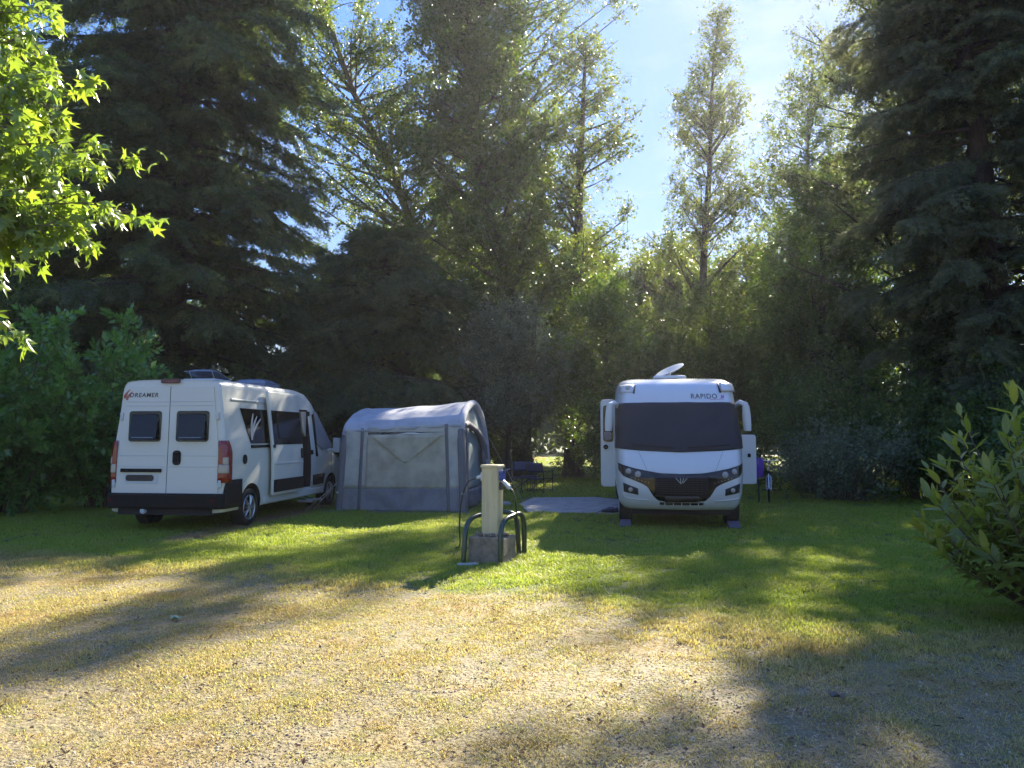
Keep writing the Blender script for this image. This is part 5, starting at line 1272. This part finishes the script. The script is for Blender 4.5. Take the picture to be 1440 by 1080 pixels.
# ------------------------------------------------------------------ near laurel shrub on the right: its leaves can be picked apart
def leaf_mesh(name, L, w, mt, seed, curl=.1):
    g = np.random.default_rng(seed); q_ = MB(); n = 6; vs = []; fs = []
    for i in range(n + 1):
        t = i / n; hw = w / 2 * (math.sin(math.pi * t ** .9) ** .75 if 0 < t < 1 else .02); z = -curl * L * t * t + .02 * L * math.sin(5 * t + seed)
        vs += [(-hw, t * L, z + hw * .35), (0, t * L, z), (hw, t * L, z + hw * .35)]
    for i in range(n):
        b = i * 3; fs += [(b, b + 1, b + 4, b + 3), (b + 1, b + 2, b + 5, b + 4)]
    q_.add(vs, fs); return q_.mesh(name, mt, 80)

def leafy(root, spots, meshes, n_parts, foliage_name, mt):
    """the nearest leaves become objects of their own, the others one mesh"""
    for i, (p, q_, s, k) in enumerate(spots[:n_parts]):
        o_ = link('leaf', meshes[k], root); o_.location = p; o_.rotation_mode = 'QUATERNION'; o_.rotation_quaternion = q_; o_.scale = (s, s, s)
    V = []; Fc = []; b = 0
    for p, q_, s, k in spots[n_parts:]:
        me = meshes[k]; Mx = Matrix.LocRotScale(p, q_, Vector((s, s, s)))
        V += [Mx @ v.co for v in me.vertices]; Fc += [tuple(i + b for i in f.vertices) for f in me.polygons]; b += len(me.vertices)
    if V:
        me = bpy.data.meshes.new(foliage_name); me.from_pydata([tuple(v) for v in V], [], Fc); me.materials.append(mt); me.polygons.foreach_set('use_smooth', [True] * len(Fc))
        tag(link(foliage_name, me, root), kind='stuff')

def near_laurel():
    g = np.random.default_rng(77); bx, by = 4.95, 6.9
    root = thing('laurel_shrub', 'near laurel shrub with large yellow green leaves at the right edge', 'laurel shrub', (bx, by, 0))
    meshes = [leaf_mesh('leaf', .20 * f, .062 * f, M['leaf_near_laurel'], i, c) for i, (f, c) in enumerate(((1, .06), (.9, .14), (1.1, .10), (.8, .04)))]
    sb = MB(); spots = []
    for i in range(120):
        az = i * 2.39996 + g.normal(0, .25); q0 = math.sqrt((i + .5) / 120); R0 = 1.22 * q0; hh = 2.55 * (1 - .5 * q0 ** 2.2) * g.uniform(.35, 1.06)
        tip = Vector((R0 * math.cos(az), R0 * math.sin(az), max(.12, hh))); b0 = Vector((tip.x * .18, tip.y * .18, 0)); mid = Vector((tip.x * .62, tip.y * .62, tip.z * .50))
        cp = [(1 - t) ** 2 * b0 + 2 * t * (1 - t) * mid + t * t * tip for t in [k_ / 7 for k_ in range(8)]]
        sb.tube(cp, [.016 * (1 - .75 * k / 7) for k in range(8)], 6, caps=False)
        nl = int(g.integers(20, 29))
        for k in range(nl):
            t = 1 - (k / nl) ** 1.1 * .62; j = min(6, int(t * 7)); p = cp[j] + (cp[j + 1] - cp[j]) * (t * 7 - j); d = (cp[j + 1] - cp[j]).normalized()
            a = k * 2.4 + g.normal(0, .3); s1 = d.orthogonal().normalized(); s2 = d.cross(s1); out = (s1 * math.cos(a) + s2 * math.sin(a))
            ax = (d * (.95 if k < 5 else .45) + out * (.55 if k < 5 else .95) + Vector((0, 0, .10))).normalized()
            nrm = (d * 1.0 - ax * ax.dot(d) + Vector((0, 0, .5)) + Vector(g.normal(0, .2, 3))); xx = ax.cross(nrm).normalized(); nn = xx.cross(ax)
            qd = Matrix((xx, ax, nn)).transposed().to_quaternion(); spots.append((p, qd, g.uniform(.5, 1.0) if k < 3 else g.uniform(.7, 1.25), int(g.integers(0, 4))))
    sb.build('stems', M['bark_young'], root, 60)
    c = Vector((bx, by, 0)); eye = Vector((0, 0, CAM_H))
    def key(s):
        w = c + s[0]; px = w.x / w.y * F_PX + 720; return (0 if px < 1445 else 5) + (w - eye).length * .25 - (0)
    spots.sort(key=key); leafy(root, spots, meshes, 300, 'foliage', M['leaf_near_laurel'])
near_laurel()

# ------------------------------------------------------------------ sweetgum at the left edge, star shaped leaves
def sweetgum():
    g = np.random.default_rng(88); bx, by = -6.9, 7.2
    root = thing('sweetgum_tree', 'star leaved tree with bright green sunlit boughs at the top left', 'tree', (bx, by, 0))
    q_ = MB(); q_.tube([(0, 0, -.1), (.02, 0, 1.2), (-.02, .05, 3), (.05, .0, 5.2), (0, 0, 8)], [.20, .16, .13, .10, .03], 12); q_.build('trunk', M['bark_pale'], root, 60)
    meshes = []
    for s_ in range(4):
        v = [(0, 0, 0)]; f = []; lob = 5; pts = []
        for k in range(lob):
            a = R(-30 + 60 * k) if False else R(-70 + 35 * k * 1.0 + 0)
            L = (.064, .086, .100, .086, .064)[k] * g.uniform(.92, 1.06)
            a2 = R((-118, -58, 0, 58, 118)[k]); pts.append((a2, L))
        seq = [(R(-165), .022)]
        for k in range(lob):
            if k: seq.append(((pts[k - 1][0] + pts[k][0]) / 2, .036))
            a2, L = pts[k]; seq += [(a2 - .17, L * .66), (a2, L), (a2 + .17, L * .66)]
        seq.append((R(165), .022))
        for a2, L in seq: v.append((L * math.sin(a2), .03 + L * math.cos(a2), -.35 * L * L / .09 * g.uniform(.6, 1.3)))
        n_ = len(seq)
        for i in range(n_ - 1): f.append((0 + 0, i + 1, i + 2))
        v[0] = (0, .03, .006); f = [(0, b, a) for _, a, b in f]
        me = bpy.data.meshes.new('leaf'); me.from_pydata(v, [], f); me.materials.append(M['leaf_sweetgum']); me.update(); meshes.append(me)
    # boughs: (tip x, y, z) in the world, aimed at where the photograph shows leaf sprays
    tips = []
    for px, py, Y in ((28, 18, 7.0), (60, 12, 7.6), (78, 60, 7.3), (40, 55, 6.8), (130, 112, 7.3), (105, 135, 7.0), (60, 120, 6.7), (25, 95, 7.4), (208, 228, 7.2), (170, 212, 7.0), (125, 200, 6.8), (80, 180, 7.2), (35, 160, 6.7), (183, 298, 7.1), (150, 285, 6.9), (112, 262, 6.7), (70, 245, 7.2), (30, 230, 6.8),
                       (142, 312, 7.0), (100, 318, 6.8), (62, 300, 7.1), (25, 290, 6.7), (70, 325, 6.9), (10, 345, 7.1), (35, 322, 7.2), (5, 280, 7.2), (95, 300, 7.3), (15, 40, 7.4), (10, 130, 7.0), (50, 205, 7.4), (10, 440, 6.9), (-20, 430, 7.0), (-40, 380, 6.9), (-60, 300, 7.2), (-40, 150, 7.1), (-60, 60, 7.0), (-90, 200, 7.3), (-90, 420, 7.2), (20, -30, 7.0), (60, -60, 7.2), (-30, -60, 7.0), (-80, -40, 7.3), (40, 280, 6.8), (0, 200, 6.9)):
        tips.append(at(px, py, Y) - Vector((bx, by, 0)))
    sb = MB(); spots = []
    for i, tip in enumerate(tips):
        z0 = max(1.9, tip.z - .2 - .35 * g.uniform(.2, 1.2)); b0 = Vector((0, 0, z0 * .95)); mid = b0 * .45 + tip * .55 + Vector((0, 0, .35)); n = 12
        cp = [(1 - t) ** 2 * b0 + 2 * t * (1 - t) * mid + t * t * tip for t in [k_ / (n - 1) for k_ in range(n)]]; sb.tube(cp, [.022 * (1 - .85 * k / (n - 1)) for k in range(n)], 6, caps=False)
        for m_ in range(7):
            t0 = g.uniform(.55, .95) if m_ else 1.0; j = min(n - 2, int(t0 * (n - 1))); p0 = cp[j]; d = (cp[j + 1] - cp[j]).normalized(); e = p0 + (d * .8 + Vector(g.normal(0, .5, 3)) - Vector((0, 0, .2))) * g.uniform(.18, .42)
            sb.tube([p0, (p0 + e) / 2 + Vector((0, 0, .02)), e], [.007, .005, .003], 4, caps=False)
            for k in range(14):
                t = g.uniform(.05, 1.05); p = p0 + (e - p0) * t + Vector(g.normal(0, .045, 3)); ax = ((e - p0).normalized() * .5 + Vector(g.normal(0, .55, 3)) + Vector((0, 0, -.75))).normalized()
                nrm = Vector(g.normal(0, .6, 3)) + Vector((.15, -.25, .9)); xx = ax.cross(nrm).normalized(); nn = xx.cross(ax); spots.append((p, Matrix((xx, ax, nn)).transposed().to_quaternion(), g.uniform(.8, 1.3), int(g.integers(0, 4))))
    sb.build('branches', M['bark_young'], root, 60)
    c = Vector((bx, by, 0)); eye = Vector((0, 0, CAM_H))
    def key(s):
        w = c + s[0]; px = w.x / w.y * F_PX + 720; return (0 if px > -5 else 9) + (w - eye).length * .3 - s[2]
    spots.sort(key=key); leafy(root, spots, meshes, 300, 'foliage', M['leaf_sweetgum'])
sweetgum()

# ------------------------------------------------------------------ thin volume added to lift the darks like lens veil, brightest sunwards
def veil_haze():
    q_ = MB(); q_.box((0, 48, 15.5), (260, 140, 33)); m = bpy.data.materials.new('veil_haze'); m.use_nodes = True; n, l = m.node_tree.nodes, m.node_tree.links
    n.remove(n['Principled BSDF']); v = n.new('ShaderNodeVolumePrincipled'); v.inputs['Color'].default_value = (.90, .88, .97, 1); v.inputs['Density'].default_value = VEIL_HAZE; v.inputs['Anisotropy'].default_value = .60
    l.new(v.outputs[0], n['Material Output'].inputs['Volume'])
    tag(q_.build('veil_haze', m), 'thin bright volume added to lift the darks like a lens veil', 'veil_haze', kind='stuff')
VEIL_HAZE = .00042
veil_haze()
